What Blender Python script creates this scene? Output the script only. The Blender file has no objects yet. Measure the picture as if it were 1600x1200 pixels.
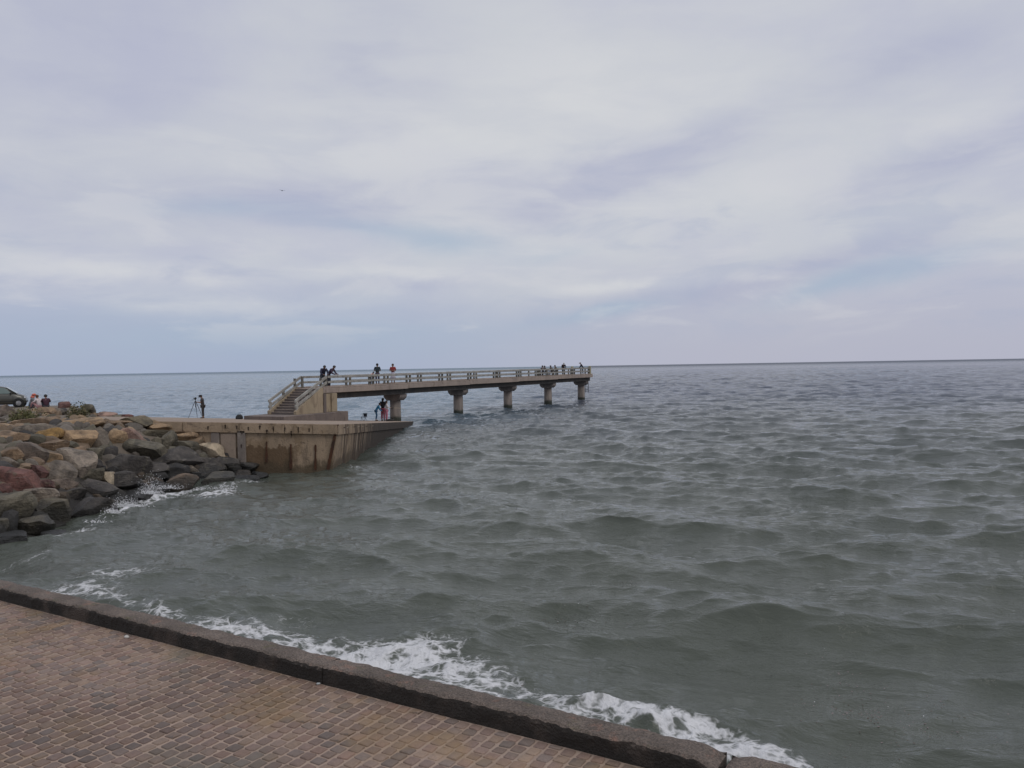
import bpy, bmesh, math, random
import numpy as np
from mathutils import Vector, Matrix, noise as mnoise
R = math.radians
random.seed(7); rng = np.random.default_rng(11)
S = bpy.context.scene
COL = S.collection

# ------------------------------------------------------------------ camera
FPX, CAMH = 1230.0, 4.15
ROLL = math.atan(27/1600)
PITCH = math.atan(26.5*math.cos(ROLL)/FPX)
cam = bpy.data.cameras.new('camera_lens'); cam.sensor_width = 36.0; cam.lens = 36.0*FPX/1600
cam.clip_start = 0.1; cam.clip_end = 60000
camo = bpy.data.objects.new('view_camera', cam); COL.objects.link(camo)
camo.matrix_world = Matrix.Translation((0, 0, CAMH)) @ Matrix.Rotation(math.pi/2-PITCH, 4, 'X') @ Matrix.Rotation(-ROLL, 4, 'Z')
S.camera = camo

def ray(x, y):
    """direction of the photo's pixel (1600x1200) in the world"""
    u = (x-800)/FPX; v = (600-y)/FPX
    a = u*math.cos(ROLL)+v*math.sin(ROLL); b = -u*math.sin(ROLL)+v*math.cos(ROLL)
    return Vector((a, math.cos(PITCH)+b*math.sin(PITCH), -math.sin(PITCH)+b*math.cos(PITCH)))
def at_z(x, y, z):
    d = ray(x, y); t = (z-CAMH)/d.z
    return Vector((d.x*t, d.y*t, z))
def at_y(x, y, Y):
    d = ray(x, y); t = Y/d.y
    return Vector((d.x*t, Y, CAMH+d.z*t))
def x_at(x, Y):
    return at_y(x, 575, Y).x
def project(P):
    v = Vector(P)-Vector((0, 0, CAMH))
    cy = math.cos(PITCH)*v.z+math.sin(PITCH)*v.y; cz = math.cos(PITCH)*v.y-math.sin(PITCH)*v.z
    if cz < .05: return None
    a, b = v.x/cz, cy/cz
    u = a*math.cos(ROLL)-b*math.sin(ROLL); w = a*math.sin(ROLL)+b*math.cos(ROLL)
    return 800+u*FPX, 600-w*FPX

# ------------------------------------------------------------------ node helper
class NT:
    def __init__(s, tree): s.t = tree; s.n = tree.nodes; s.l = tree.links
    def new(s, typ, **kw):
        n = s.n.new(typ)
        for k, v in kw.items(): setattr(n, k, v)
        return n
    def put(s, sock, v):
        if v is None: return
        if hasattr(v, 'is_linked') or isinstance(v, bpy.types.NodeSocket): s.l.new(v, sock)
        else:
            if isinstance(v, (tuple, list)) and len(v) == 3 and sock.type == 'RGBA': v = (*v, 1)
            sock.default_value = v
    def m(s, op, a, b=None, c=None, clamp=False):
        n = s.new('ShaderNodeMath', operation=op, use_clamp=clamp)
        s.put(n.inputs[0], a); s.put(n.inputs[1], b); s.put(n.inputs[2], c)
        return n.outputs[0]
    def vm(s, op, a, b=None):
        n = s.new('ShaderNodeVectorMath', operation=op); s.put(n.inputs[0], a); s.put(n.inputs[1], b)
        return n.outputs[0]
    def noise(s, vec, scale, detail=3, rough=.55, dist=0.0, col=False):
        n = s.new('ShaderNodeTexNoise'); s.put(n.inputs['Vector'], vec)
        n.inputs['Scale'].default_value = scale; n.inputs['Detail'].default_value = detail
        n.inputs['Roughness'].default_value = rough; n.inputs['Distortion'].default_value = dist
        return n.outputs['Color' if col else 'Fac']
    def ramp(s, fac, a, b):
        n = s.new('ShaderNodeMapRange', interpolation_type='SMOOTHSTEP')
        s.put(n.inputs[0], fac); s.put(n.inputs[1], a); s.put(n.inputs[2], b)
        return n.outputs[0]
    def mix(s, fac, a, b, mode='MIX'):
        n = s.new('ShaderNodeMix', data_type='RGBA', blend_type=mode)
        s.put(n.inputs[0], fac); s.put(n.inputs[6], a); s.put(n.inputs[7], b)
        return n.outputs[2]
    def sep(s, vec):
        n = s.new('ShaderNodeSeparateXYZ'); s.put(n.inputs[0], vec); return n.outputs
    def comb(s, x, y, z):
        n = s.new('ShaderNodeCombineXYZ'); s.put(n.inputs[0], x); s.put(n.inputs[1], y); s.put(n.inputs[2], z); return n.outputs[0]
    def attr(s, name):
        n = s.new('ShaderNodeAttribute'); n.attribute_name = name; return n
def srgb(r, g, b):
    f = lambda c: ((c/255+.055)/1.055)**2.4 if c > 10 else c/255/12.92
    return (f(r), f(g), f(b))

# ------------------------------------------------------------------ world: overcast sky
SUN_EL, SUN_AZ = R(50), R(125)          # azimuth from +Y (view) towards +X
w = bpy.data.worlds.new('World'); S.world = w; w.use_nodes = True
t = NT(w.node_tree); t.n.clear()
d = t.new('ShaderNodeTexCoord').outputs['Generated']
sx, sy, sz = t.sep(d)
az = t.m('ARCTAN2', sx, sy); el = t.m('ARCSINE', sz)
wob = t.noise(d, 6.0, 7, .62, col=True)
wx, wy, wz = t.sep(wob)
azw = t.m('ADD', az, t.m('MULTIPLY', t.m('SUBTRACT', wx, .5), .15))
elw = t.m('ADD', el, t.m('MULTIPLY', t.m('SUBTRACT', wy, .5), .028))
def sky_blob(px, py, rx, ry, tilt, gain):
    dd = ray(px, py).normalized(); a0 = math.atan2(dd.x, dd.y); e0 = math.asin(dd.z)
    c, s_ = math.cos(R(tilt)), math.sin(R(tilt))
    da = t.m('SUBTRACT', azw, a0); de = t.m('SUBTRACT', elw, e0)
    p = t.m('DIVIDE', t.m('ADD', t.m('MULTIPLY', da, c), t.m('MULTIPLY', de, s_)), rx/FPX)
    q = t.m('DIVIDE', t.m('SUBTRACT', t.m('MULTIPLY', de, c), t.m('MULTIPLY', da, s_)), ry/FPX)
    r2 = t.m('ADD', t.m('MULTIPLY', p, p), t.m('MULTIPLY', q, q))
    return t.m('MULTIPLY', t.m('EXPONENT', t.m('MULTIPLY', r2, -1.0)), gain)
def total(lst):
    o = sky_blob(*lst[0])
    for b in lst[1:]: o = t.m('ADD', o, sky_blob(*b))
    return o
stretch = t.comb(t.m('MULTIPLY', sx, 1.6), t.m('MULTIPLY', sy, 1.6), t.m('MULTIPLY', sz, 3.4))
n1 = t.noise(stretch, 1.25, 6, .55, .6)
n2 = t.noise(stretch, 3.0, 5, .55, .3)
cloud = t.m('ADD', t.m('MULTIPLY', n1, .62), t.m('MULTIPLY', n2, .38))
# grey-lavender bodies of cloud, thin blue gaps, bright cream edges, each where the sky shows them
n3 = t.noise(t.comb(t.m('MULTIPLY', sx, 3.0), t.m('MULTIPLY', sy, 3.0), t.m('MULTIPLY', sz, 11.0)), 2.0, 7, .55, .35)
brk = t.m('ADD', .62, t.m('MULTIPLY', t.ramp(n3, .36, .62), .70))
grey = total([(560, 310, 420, 38, 4, .55), (960, 280, 190, 30, 18, .75), (1180, 440, 240, 22, 12, .6),
              (1500, 240, 170, 26, 14, .55), (100, 60, 240, 200, 0, .35), (600, 90, 90, 130, -40, .35),
              (1420, 90, 140, 36, 10, .45), (320, 430, 90, 12, 2, .5), (50, 450, 80, 12, -3, .6), (640, 440, 130, 13, 6, .55)])
blue = total([(690, 374, 90, 20, -6, .6), (560, 352, 80, 10, -4, .35), (380, 325, 120, 14, 2, .35), (1350, 432, 120, 17, 12, .65), (940, 490, 90, 12, 9, .55),
              (430, 525, 420, 34, 0, .42), (850, 400, 60, 12, 8, .25)])
grey = t.m('MULTIPLY', grey, t.m('SUBTRACT', 2.2, brk)); bright_k = brk; blue = t.m('MULTIPLY', blue, t.m('ADD', .55, t.m('MULTIPLY', brk, .45)))
bright = total([(880, 170, 330, 120, 10, .55), (1050, 330, 300, 50, 12, .35), (230, 425, 200, 16, 0, .6), (300, 475, 200, 14, -3, .45),
                (980, 448, 110, 11, 3, .7), (1180, 428, 60, 8, 3, .35), (450, 220, 230, 50, 0, .3), (1560, 160, 140, 22, 12, .3), (660, 425, 120, 10, 0, .35)])
bright = t.m('MULTIPLY', bright, bright_k)
light_c = srgb(201, 204, 211); grey_c = srgb(174, 178, 201); blue_c = srgb(154, 176, 201); hor_l = srgb(160, 173, 199); hor_r = srgb(179, 181, 198); cream_c = srgb(216, 217, 219)
c = t.mix(t.ramp(cloud, .36, .60), srgb(188, 191, 208), light_c)
c = t.mix(t.m('MINIMUM', grey, .85), c, grey_c)
hor = t.mix(t.ramp(az, -.25, .25), hor_l, hor_r)
c = t.mix(t.m('MULTIPLY', t.m('SUBTRACT', 1.0, t.ramp(el, .0, .16)), .85), c, hor)
c = t.mix(t.m('MINIMUM', blue, .9), c, blue_c)
c = t.mix(t.m('MINIMUM', bright, .8), c, cream_c)
low = t.m('MULTIPLY', t.ramp(el, .015, .06), t.m('SUBTRACT', 1.0, t.ramp(el, .16, .34)))
c = t.mix(t.m('MULTIPLY', low, t.m('MULTIPLY', t.ramp(n3, .50, .64), .34)), c, srgb(211, 211, 216))
c = t.mix(t.m('MULTIPLY', low, t.m('MULTIPLY', t.m('SUBTRACT', 1.0, t.ramp(n3, .34, .46)), .30)), c, srgb(166, 176, 200))
top = t.m('ADD', 1.0, t.m('MULTIPLY', t.ramp(sz, .45, 1.0), .35))      # an overcast sky grows brighter towards the zenith
vm = t.new('ShaderNodeVectorMath', operation='SCALE'); t.put(vm.inputs[0], c); t.put(vm.inputs[3], t.m('MULTIPLY', top, 10.0))
sky = t.new('ShaderNodeTexSky', sky_type='NISHITA'); sky.sun_disc = False
sky.sun_elevation = SUN_EL; sky.sun_rotation = SUN_AZ
c = t.mix(t.m('SUBTRACT', .96, t.m('MULTIPLY', blue, .06)), sky.outputs[0], vm.outputs[0])
bg = t.new('ShaderNodeBackground'); t.l.new(c, bg.inputs[0]); bg.inputs[1].default_value = .1
t.l.new(bg.outputs[0], t.new('ShaderNodeOutputWorld').inputs[0])

sun = bpy.data.lights.new('sun_light', 'SUN'); sun.energy = 0.9; sun.angle = R(25); sun.color = (1, .95, .88)
suno = bpy.data.objects.new('sun_light', sun); COL.objects.link(suno)
sdir = Vector((math.sin(SUN_AZ)*math.cos(SUN_EL), math.cos(SUN_AZ)*math.cos(SUN_EL), math.sin(SUN_EL)))
suno.rotation_euler = sdir.to_track_quat('Z', 'Y').to_euler()
vs = S.view_settings; vs.view_transform = 'Standard'; vs.look = 'None'; vs.exposure = 0.0; vs.gamma = 1.0; vs.use_curve_mapping = False
S.cycles.use_denoising = True
S.cycles.max_bounces = 6

# ------------------------------------------------------------------ object helpers
def tag(o, label=None, cat=None, group=None, kind=None):
    if label: o['label'] = label
    if cat: o['category'] = cat
    if group: o['group'] = group
    if kind: o['kind'] = kind
    return o
def empty(name, loc, rz=0.0):
    o = bpy.data.objects.new(name, None); o.empty_display_size = .2; COL.objects.link(o)
    o.location = loc; o.rotation_euler = (0, 0, rz); return o
def link(name, me, parent=None, loc=None):
    o = bpy.data.objects.new(name, me); COL.objects.link(o)
    if parent: o.parent = parent
    if loc is not None: o.location = loc
    return o
class MB:
    """collects shapes; build() links them as one mesh object. f maps local points before storing"""
    def __init__(s, f=None): s.v = []; s.fc = []; s.f = f or (lambda p: p); s.mi = []; s.cur = 0
    def add(s, vs_, fs):
        b = len(s.v); s.v += [tuple(s.f(Vector(p))) for p in vs_]; s.fc += [[i+b for i in q] for q in fs]; s.mi += [s.cur]*len(fs)
    def box(s, x0, x1, y0, y1, z0, z1):
        s.add([(x0,y0,z0),(x1,y0,z0),(x1,y1,z0),(x0,y1,z0),(x0,y0,z1),(x1,y0,z1),(x1,y1,z1),(x0,y1,z1)],
              [(3,2,1,0),(4,5,6,7),(0,1,5,4),(1,2,6,5),(2,3,7,6),(3,0,4,7)])
    def bbox(s, x0, x1, y0, y1, z0, z1, b=.015):
        """box with chamfered edges"""
        bm = bmesh.new(); bmesh.ops.create_cube(bm, size=1)
        for v in bm.verts: v.co = Vector(((x0+x1)/2+v.co.x*(x1-x0), (y0+y1)/2+v.co.y*(y1-y0), (z0+z1)/2+v.co.z*(z1-z0)))
        bmesh.ops.bevel(bm, geom=bm.edges[:], offset=b, segments=1, affect='EDGES')
        bm.verts.index_update()
        s.add([v.co.copy() for v in bm.verts], [[v.index for v in f.verts] for f in bm.faces]); bm.free()
    def prism(s, poly, y0, y1):
        """poly in x,z extruded along y"""
        n = len(poly)
        s.add([(p[0], y0, p[1]) for p in poly]+[(p[0], y1, p[1]) for p in poly],
              [list(range(n)), list(range(2*n-1, n-1, -1))]+[(i+n, (i+1) % n+n, (i+1) % n, i) for i in range(n)])
    def tube(s, p0, p1, r0, r1=None, n=8, caps=True):
        p0, p1 = Vector(p0), Vector(p1); r1 = r0 if r1 is None else r1
        ax = (p1-p0).normalized(); u = ax.orthogonal().normalized(); v_ = ax.cross(u)
        vs_ = []
        for p, r in ((p0, r0), (p1, r1)):
            for i in range(n):
                a = 2*math.pi*i/n; vs_.append(p+(u*math.cos(a)+v_*math.sin(a))*r)
        fs = [(i, (i+1) % n, (i+1) % n+n, i+n) for i in range(n)]
        if caps: fs += [list(range(n-1, -1, -1)), list(range(n, 2*n))]
        s.add(vs_, fs)
    def lathe(s, c, prof, n=24, squash=(1, 1)):
        vs_ = []; k = len(prof)
        for r, z in prof:
            for i in range(n):
                a = 2*math.pi*i/n; vs_.append((c[0]+r*math.cos(a)*squash[0], c[1]+r*math.sin(a)*squash[1], c[2]+z))
        fs = [(j*n+i, j*n+(i+1) % n, (j+1)*n+(i+1) % n, (j+1)*n+i) for j in range(k-1) for i in range(n)]
        fs += [list(range(n-1, -1, -1)), list(range((k-1)*n, k*n))]
        s.add(vs_, fs)
    def ball(s, c, r, sub=1):
        bm = bmesh.new(); bmesh.ops.create_icosphere(bm, subdivisions=sub, radius=1)
        r = r if hasattr(r, '__len__') else (r, r, r); bm.verts.index_update()
        s.add([(c[0]+v.co.x*r[0], c[1]+v.co.y*r[1], c[2]+v.co.z*r[2]) for v in bm.verts], [[v.index for v in f.verts] for f in bm.faces]); bm.free()
    def mesh(s, name, mats, org=None, smooth=False):
        me = bpy.data.meshes.new(name)
        vv = s.v if org is None else [(p[0]-org[0], p[1]-org[1], p[2]-org[2]) for p in s.v]
        me.from_pydata(vv, [], s.fc)
        for m_ in (mats if isinstance(mats, (list, tuple)) else [mats]): me.materials.append(m_)
        me.polygons.foreach_set('material_index', s.mi)
        if smooth: me.polygons.foreach_set('use_smooth', [True]*len(me.polygons))
        bm = bmesh.new(); bm.from_mesh(me); bmesh.ops.recalc_face_normals(bm, faces=bm.faces[:]); bm.to_mesh(me); bm.free()
        me.update(); return me
    def build(s, name, mats, parent=None, smooth=False, org=None):
        """world-space points; with a parent the vertices are stored relative to its place"""
        if org is None and parent is not None:
            p = parent; o_ = Vector((0, 0, 0))
            while p: o_ += p.location; p = p.parent
            org = o_
        return link(name, s.mesh(name, mats, org, smooth), parent)
    def local(s, name, mats, parent, smooth=False):
        return link(name, s.mesh(name, mats, None, smooth), parent)

# ------------------------------------------------------------------ materials
def mat(name):
    m_ = bpy.data.materials.new(name); m_.use_nodes = True
    t_ = NT(m_.node_tree); t_.n.clear()
    b = t_.new('ShaderNodeBsdfPrincipled'); o = t_.new('ShaderNodeOutputMaterial'); t_.l.new(b.outputs[0], o.inputs[0])
    return m_, t_, b
def bump(t_, b, h, dist=.01, strength=1.0):
    n = t_.new('ShaderNodeBump'); n.inputs['Distance'].default_value = dist; n.inputs['Strength'].default_value = strength
    t_.put(n.inputs['Height'], h); t_.l.new(n.outputs[0], b.inputs['Normal'])
def weathered(name, c1, c2, c3=None, scale=1.5, rough=.85, bd=.012, fine=30, stretch_z=.35):
    m_, t_, b = mat(name)
    p = t_.new('ShaderNodeNewGeometry').outputs['Position']
    x, y, z = t_.sep(p); ps = t_.comb(x, y, t_.m('MULTIPLY', z, stretch_z))
    c = t_.mix(t_.ramp(t_.noise(ps, scale, 5, .6), .35, .68), c1, c2)
    if c3: c = t_.mix(t_.m('MULTIPLY', t_.ramp(t_.noise(ps, scale*2.7, 5, .65, .5), .52, .70), .75), c, c3)
    g = t_.noise(p, fine, 4, .6)
    c = t_.mix(1.0, c, t_.mix(g, (.6, .6, .6), (1.3, 1.3, 1.3)), 'MULTIPLY')
    t_.put(b.inputs['Base Color'], c); b.inputs['Roughness'].default_value = rough
    bump(t_, b, t_.m('ADD', g, t_.noise(p, fine*.25, 3)), bd)
    return m_
def plain(name, c, rough=.7, metal=0.0, var=.25, scale=25):
    m_, t_, b = mat(name)
    p = t_.new('ShaderNodeTexCoord').outputs['Object']
    lo = tuple(k*(1-var) for k in c); hi = tuple(min(1, k*(1+var)) for k in c)
    t_.put(b.inputs['Base Color'], t_.mix(t_.noise(p, scale, 3), lo, hi))
    b.inputs['Roughness'].default_value = rough; b.inputs['Metallic'].default_value = metal
    return m_
_cloth = {}
def cloth(c):
    k = tuple(round(v, 3) for v in c)
    if k not in _cloth: _cloth[k] = plain('cloth', c, .9, 0, .3, 18)
    return _cloth[k]

M_pier = weathered('pier_concrete', (.34, .29, .245), (.27, .235, .20), (.13, .105, .085), 1.2)
M_fascia = weathered('fascia_concrete', (.34, .275, .232), (.265, .215, .185), (.17, .13, .105), .9)
M_rail = weathered('rail_concrete', (.34, .325, .295), (.235, .225, .205), (.11, .105, .09), 1.8)
M_post = weathered('post_concrete', (.15, .14, .12), (.09, .085, .075), (.25, .23, .20), 2.0)
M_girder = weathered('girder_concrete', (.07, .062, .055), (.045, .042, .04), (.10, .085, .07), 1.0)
M_abut = weathered('abutment_concrete', (.36, .285, .195), (.29, .23, .155), (.17, .125, .085), .9)
M_step = weathered('step_concrete', (.17, .14, .125), (.12, .10, .09), (.22, .19, .165), 1.5)
M_foot = weathered('footing_concrete', (.18, .142, .122), (.125, .10, .09), (.08, .062, .054), 1.3)
M_dark = plain('black_plastic', (.012, .012, .013), .45)
M_metal = plain('dark_metal', (.03, .03, .033), .4, .6)
M_hole = plain('hole_shadow_rust', (.03, .018, .012), .95)

# column: pale grey above, dark wet weed band at the waterline
m_, t_, b = mat('column_concrete'); M_col = m_
p = t_.new('ShaderNodeNewGeometry').outputs['Position']; x, y, z = t_.sep(p)
c = t_.mix(t_.ramp(t_.noise(t_.comb(x, y, t_.m('MULTIPLY', z, .25)), 2.2, 5, .6), .35, .65), (.255, .215, .19), (.15, .128, .115))
wet = t_.m('SUBTRACT', 1.0, t_.ramp(t_.m('ADD', z, t_.m('MULTIPLY', t_.m('SUBTRACT', t_.noise(p, 3, 4), .5), .5)), .25, .55))
t_.put(b.inputs['Base Color'], t_.mix(wet, c, (.035, .04, .03))); b.inputs['Roughness'].default_value = .8
bump(t_, b, t_.noise(p, 20, 4), .01)

# mole wall: tan concrete, a brown stain that climbs from the water, rust runs and pale drips
m_, t_, b = mat('stained_mole_concrete'); M_mole = m_
p = t_.new('ShaderNodeNewGeometry').outputs['Position']; x, y, z = t_.sep(p)
sp = t_.comb(x, y, t_.m('MULTIPLY', z, .18))
c = t_.mix(t_.ramp(t_.noise(sp, 1.4, 5, .6), .35, .68), (.36, .265, .178), (.265, .197, .132))
c = t_.mix(t_.m('MULTIPLY', t_.ramp(t_.noise(p, 1.1, 6, .7), .50, .62), .55), c, (.19, .125, .065))
c = t_.mix(t_.m('MULTIPLY', t_.ramp(t_.noise(p, 3.3, 6, .75, .6), .55, .63), .7), c, (.12, .085, .058))
c = t_.mix(t_.m('MULTIPLY', t_.ramp(t_.noise(sp, 5.0, 5, .7), .54, .66), .6), c, (.145, .105, .072))
edge = t_.m('ADD', t_.m('MULTIPLY', t_.m('SUBTRACT', t_.noise(p, 1.3, 5, .6), .5), 1.1), t_.m('MULTIPLY', t_.m('SUBTRACT', t_.noise(sp, 6, 3), .5), .6))
brown = t_.m('SUBTRACT', 1.0, t_.ramp(t_.m('ADD', z, edge), 1.02, 1.10))
zone = t_.m('MULTIPLY', t_.ramp(x, -12.4, -11.6), t_.m('SUBTRACT', 1.0, t_.ramp(t_.m('ADD', x, edge), -9.3, -8.7)))
c = t_.mix(t_.m('MULTIPLY', brown, t_.m('MULTIPLY', zone, .85)), c, (.105, .062, .030))
c = t_.mix(t_.m('MULTIPLY', t_.m('SUBTRACT', 1.0, t_.ramp(t_.m('ADD', z, edge), .2, .55)), .8), c, (.07, .05, .028))
side = t_.ramp(y, 33.0, 33.6)                # the seaward face, streaked and darker out to sea
st = t_.noise(t_.comb(t_.m('MULTIPLY', x, .3), t_.m('ADD', y, t_.m('MULTIPLY', z, .30)), 0.0), 2.6, 4, .7)
c = t_.mix(t_.m('MULTIPLY', side, t_.ramp(t_.m('ADD', st, t_.m('MULTIPLY', t_.m('SUBTRACT', y, 36.0), .012)), .45, .55)), c, (.062, .038, .024))
st2 = t_.noise(t_.comb(t_.m('MULTIPLY', x, .3), t_.m('ADD', y, t_.m('MULTIPLY', z, .30)), 3.0), 6.5, 2, .6)
c = t_.mix(t_.m('MULTIPLY', side, t_.m('MULTIPLY', t_.ramp(st2, .60, .66), .55)), c, (.36, .31, .25))
c = t_.mix(t_.m('MULTIPLY', t_.ramp(t_.m('ADD', y, t_.m('MULTIPLY', st, 5.0)), 37.0, 46.0), .85), c, (.040, .032, .025))
g = t_.noise(p, 26, 4, .6)
c = t_.mix(1.0, c, t_.mix(g, (.65, .65, .65), (1.25, 1.25, 1.25)), 'MULTIPLY')
t_.put(b.inputs['Base Color'], c); b.inputs['Roughness'].default_value = .85
bump(t_, b, t_.m('ADD', g, t_.noise(p, 6, 4)), .02)
M_mdeck = weathered('mole_deck_concrete', (.30, .23, .175), (.25, .19, .145), (.19, .14, .11), .35, .9, .01)
M_strip = weathered('grey_patch_concrete', (.215, .180, .155), (.165, .138, .12), (.27, .235, .20), 2.2)
M_panel = weathered('pale_panel_concrete', (.31, .245, .19), (.26, .20, .155), (.19, .155, .125), 1.2)
M_rust = weathered('rust_run', (.075, .030, .014), (.035, .018, .012), (.13, .055, .02), 3.5, .95)

# ------------------------------------------------------------------ terrain: rock embankment and the land behind
SHORE = [(-15.5, 6.0), (-13.2, 12.0), (-12.4, 19.0), (-12.05, 22.2), (-12.4, 27.0), (-11.2, 30.2), (-10.0, 32.3), (-9.3, 33.4)]
def shore_d(X, Y):
    """signed distance inland of the waterline (numpy)"""
    X = np.asarray(X, float); Y = np.asarray(Y, float); best = np.full(X.shape, 1e9); sgn = np.ones(X.shape)
    for (ax, ay), (bx, by) in zip(SHORE[:-1], SHORE[1:]):
        ux, uy = bx-ax, by-ay; L2 = ux*ux+uy*uy
        tt = np.clip(((X-ax)*ux+(Y-ay)*uy)/L2, 0, 1)
        dx, dy = X-ax-tt*ux, Y-ay-tt*uy; dd = np.hypot(dx, dy)
        cr = ux*dy-uy*dx
        m__ = dd < best-1e-9; best = np.where(m__, dd, best); sgn = np.where(m__, np.where(cr > 0, 1, -1), sgn)
    return best*sgn
def zdeck(X, Y): return 1.89-.065*(Y-32.7)-.034*(X+7.3)
def sst(a, b_, v): v = np.clip((v-a)/(b_-a), 0, 1); return v*v*(3-2*v)
def ground_z(X, Y):
    X = np.asarray(X, float); Y = np.asarray(Y, float)
    d_ = shore_d(X, Y)
    plat = 2.02-.0075*np.maximum(Y-30, 0)
    z_ = np.minimum(-.35+d_*.62, plat)
    z_ = plat-np.log1p(np.exp(np.clip((plat-(-.35+d_*.62))*4, -40, 40)))/4
    xl = -15.6-(Y-32.5)*.55
    k = sst(32.2, 32.9, Y)*sst(-3.0, 0.0, X-xl)   # under the mole's deck
    z_ = z_*(1-k)+np.minimum(z_, zdeck(X, Y)-.6)*k
    far = sst(60.5, 63.5, Y+.12*(X+36)); z_ = z_*(1-far)+(-1.0)*far
    return z_
def gz(X, Y): return float(ground_z(np.array([X]), np.array([Y]))[0])
xs = np.arange(-95, -8.6, .32); ys = np.arange(6, 66, .32)
GX, GY = np.meshgrid(xs, ys); GZ = ground_z(GX, GY)
GZ = GZ+np.array([mnoise.fractal((a*.9, b_*.9, 3.1), 1, 2, 4) for a, b_ in zip(GX.ravel(), GY.ravel())]).reshape(GZ.shape)*.10*(1-sst(50, 54, GY))
def grid_mesh(name, X, Y, Z, material, smooth=True):
    h, w_ = X.shape
    me = bpy.data.meshes.new(name)
    idx = np.arange(h*w_).reshape(h, w_)
    q = np.stack([idx[:-1, :-1], idx[:-1, 1:], idx[1:, 1:], idx[1:, :-1]], -1).reshape(-1, 4)
    me.vertices.add(h*w_); me.vertices.foreach_set('co', np.stack([X, Y, Z], -1).astype(np.float32).ravel())
    me.loops.add(q.size); me.loops.foreach_set('vertex_index', q.astype(np.int32).ravel())
    me.polygons.add(len(q)); me.polygons.foreach_set('loop_start', np.arange(0, q.size, 4, dtype=np.int32))
    if smooth: me.polygons.foreach_set('use_smooth', np.ones(len(q), bool))
    me.materials.append(material); me.update(calc_edges=True); return me
M_land = weathered('gravel_land', (.20, .165, .125), (.14, .115, .09), (.09, .09, .05), .6, .95, .04, 9, 1.0)
m_, t_, b = mat('wet_rubble'); M_land = m_
p = t_.new('ShaderNodeNewGeometry').outputs['Position']; x, y, z = t_.sep(p)
c = t_.mix(t_.noise(p, 4, 5, .65), (.09, .075, .06), (.23, .185, .14))
wet = t_.m('SUBTRACT', 1.0, t_.ramp(t_.m('ADD', z, t_.noise(p, 1.5, 3)), .9, 1.9))
t_.put(b.inputs['Base Color'], t_.mix(wet, c, (.025, .022, .02))); b.inputs['Roughness'].default_value = .9
bump(t_, b, t_.noise(p, 9, 6, .7), .08)
tag(link('embankment_ground', grid_mesh('embankment_ground', GX, GY, GZ, M_land)), kind='structure')

# ------------------------------------------------------------------ mole (sloping concrete breakwater)
cb = at_z(514, 736, 0.0); ct = at_y(528, 662.5, cb.y); tb = at_z(642, 663, -.02); tt_ = Vector((tb.x+.10, tb.y, .22))
mole = empty('concrete_mole', (-12, 40, 1))
tag(mole, 'sloping concrete mole with rust stained walls running out under the pier', 'mole')
def zd(X, Y): return zdeck(X, Y)
plan = [(ct.x, ct.y), (tt_.x, tt_.y), (-7.75, 61.5), (-8.4, 63.6), (-15.5, 60.9), (-22.5, 58.6), (-29.5, 57.0), (-27.5, 50), (-17.3, ct.y)]
mb = MB(); n = len(plan)
top_ = [Vector((x_, y_, max(zd(x_, y_), -.1))) for x_, y_ in plan]
bot = [Vector((p_.x, p_.y, p_.z-.42)) for p_ in top_]
mb.add(top_+bot, [list(range(n)), list(range(2*n-1, n-1, -1))]+[(i, i+n, (i+1) % n+n, (i+1) % n) for i in range(n)])
mb.mi = [0]+[1]*(len(mb.fc)-1); mb.build('deck_slab', [M_mdeck, M_mole], mole)
# wall under the slab: battered at the seaward corner, set back 5 cm from the slab's lip
mb = MB()
N = 40
fr_top = [Vector((-17.3+(ct.x-.05+17.3)*i/N, ct.y+.05, 0)) for i in range(N+1)]
fr_bot = [Vector((-17.3+(cb.x+17.3)*i/N, cb.y+.05, -.8)) for i in range(N+1)]
for p_ in fr_top: p_.z = zd(p_.x, p_.y)-.40
sd_top = [Vector((ct.x-.05+(tt_.x-.05-ct.x+.05)*i/N, ct.y+.05+(tt_.y-ct.y-.05)*i/N, 0)) for i in range(N+1)]
sd_bot = [Vector((cb.x+(tb.x-.02-cb.x)*i/N, cb.y+.05+(tb.y-cb.y-.05)*i/N, -.8)) for i in range(N+1)]
for p_ in sd_top: p_.z = max(zd(p_.x, p_.y)-.40, -.5)
e_top = [Vector((-8.4, 63.5, -.5))]; e_bot = [Vector((-8.4, 63.5, -.9))]
tp = fr_top+sd_top[1:]+e_top; bt = fr_bot+sd_bot[1:]+e_bot; k = len(tp)
mb.add(tp+bt, [(i, i+1, k+i+1, k+i) for i in range(k-1)])
mb.build('sea_wall_face', M_mole, mole)
# slab lip in the stained wall concrete: pieces of the capping beam, joints between them
def front_x(px): return x_at(px, ct.y)
joints = [front_x(v) for v in (196, 284, 372, 443, 487)]+[ct.x-.01]
for a_, b2 in zip(joints[:-1], joints[1:]):
    mb = MB(); a2, b3 = a_+.012, b2-.012
    za, zb = zd(a2, ct.y), zd(b3, ct.y)
    mb.add([(a2, ct.y-.06, za-.40), (b3, ct.y-.06, zb-.40), (b3, ct.y+.03, zb-.40), (a2, ct.y+.03, za-.40),
            (a2, ct.y-.06, za-.012), (b3, ct.y-.06, zb-.012), (b3, ct.y+.03, zb-.012), (a2, ct.y+.03, za-.012)],
           [(3,2,1,0),(4,5,6,7),(0,1,5,4),(1,2,6,5),(2,3,7,6),(3,0,4,7)])
    mb.build('capping_block', M_mole, mole)
def lerp(a_, b_, v): return a_+(b_-a_)*v
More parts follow.
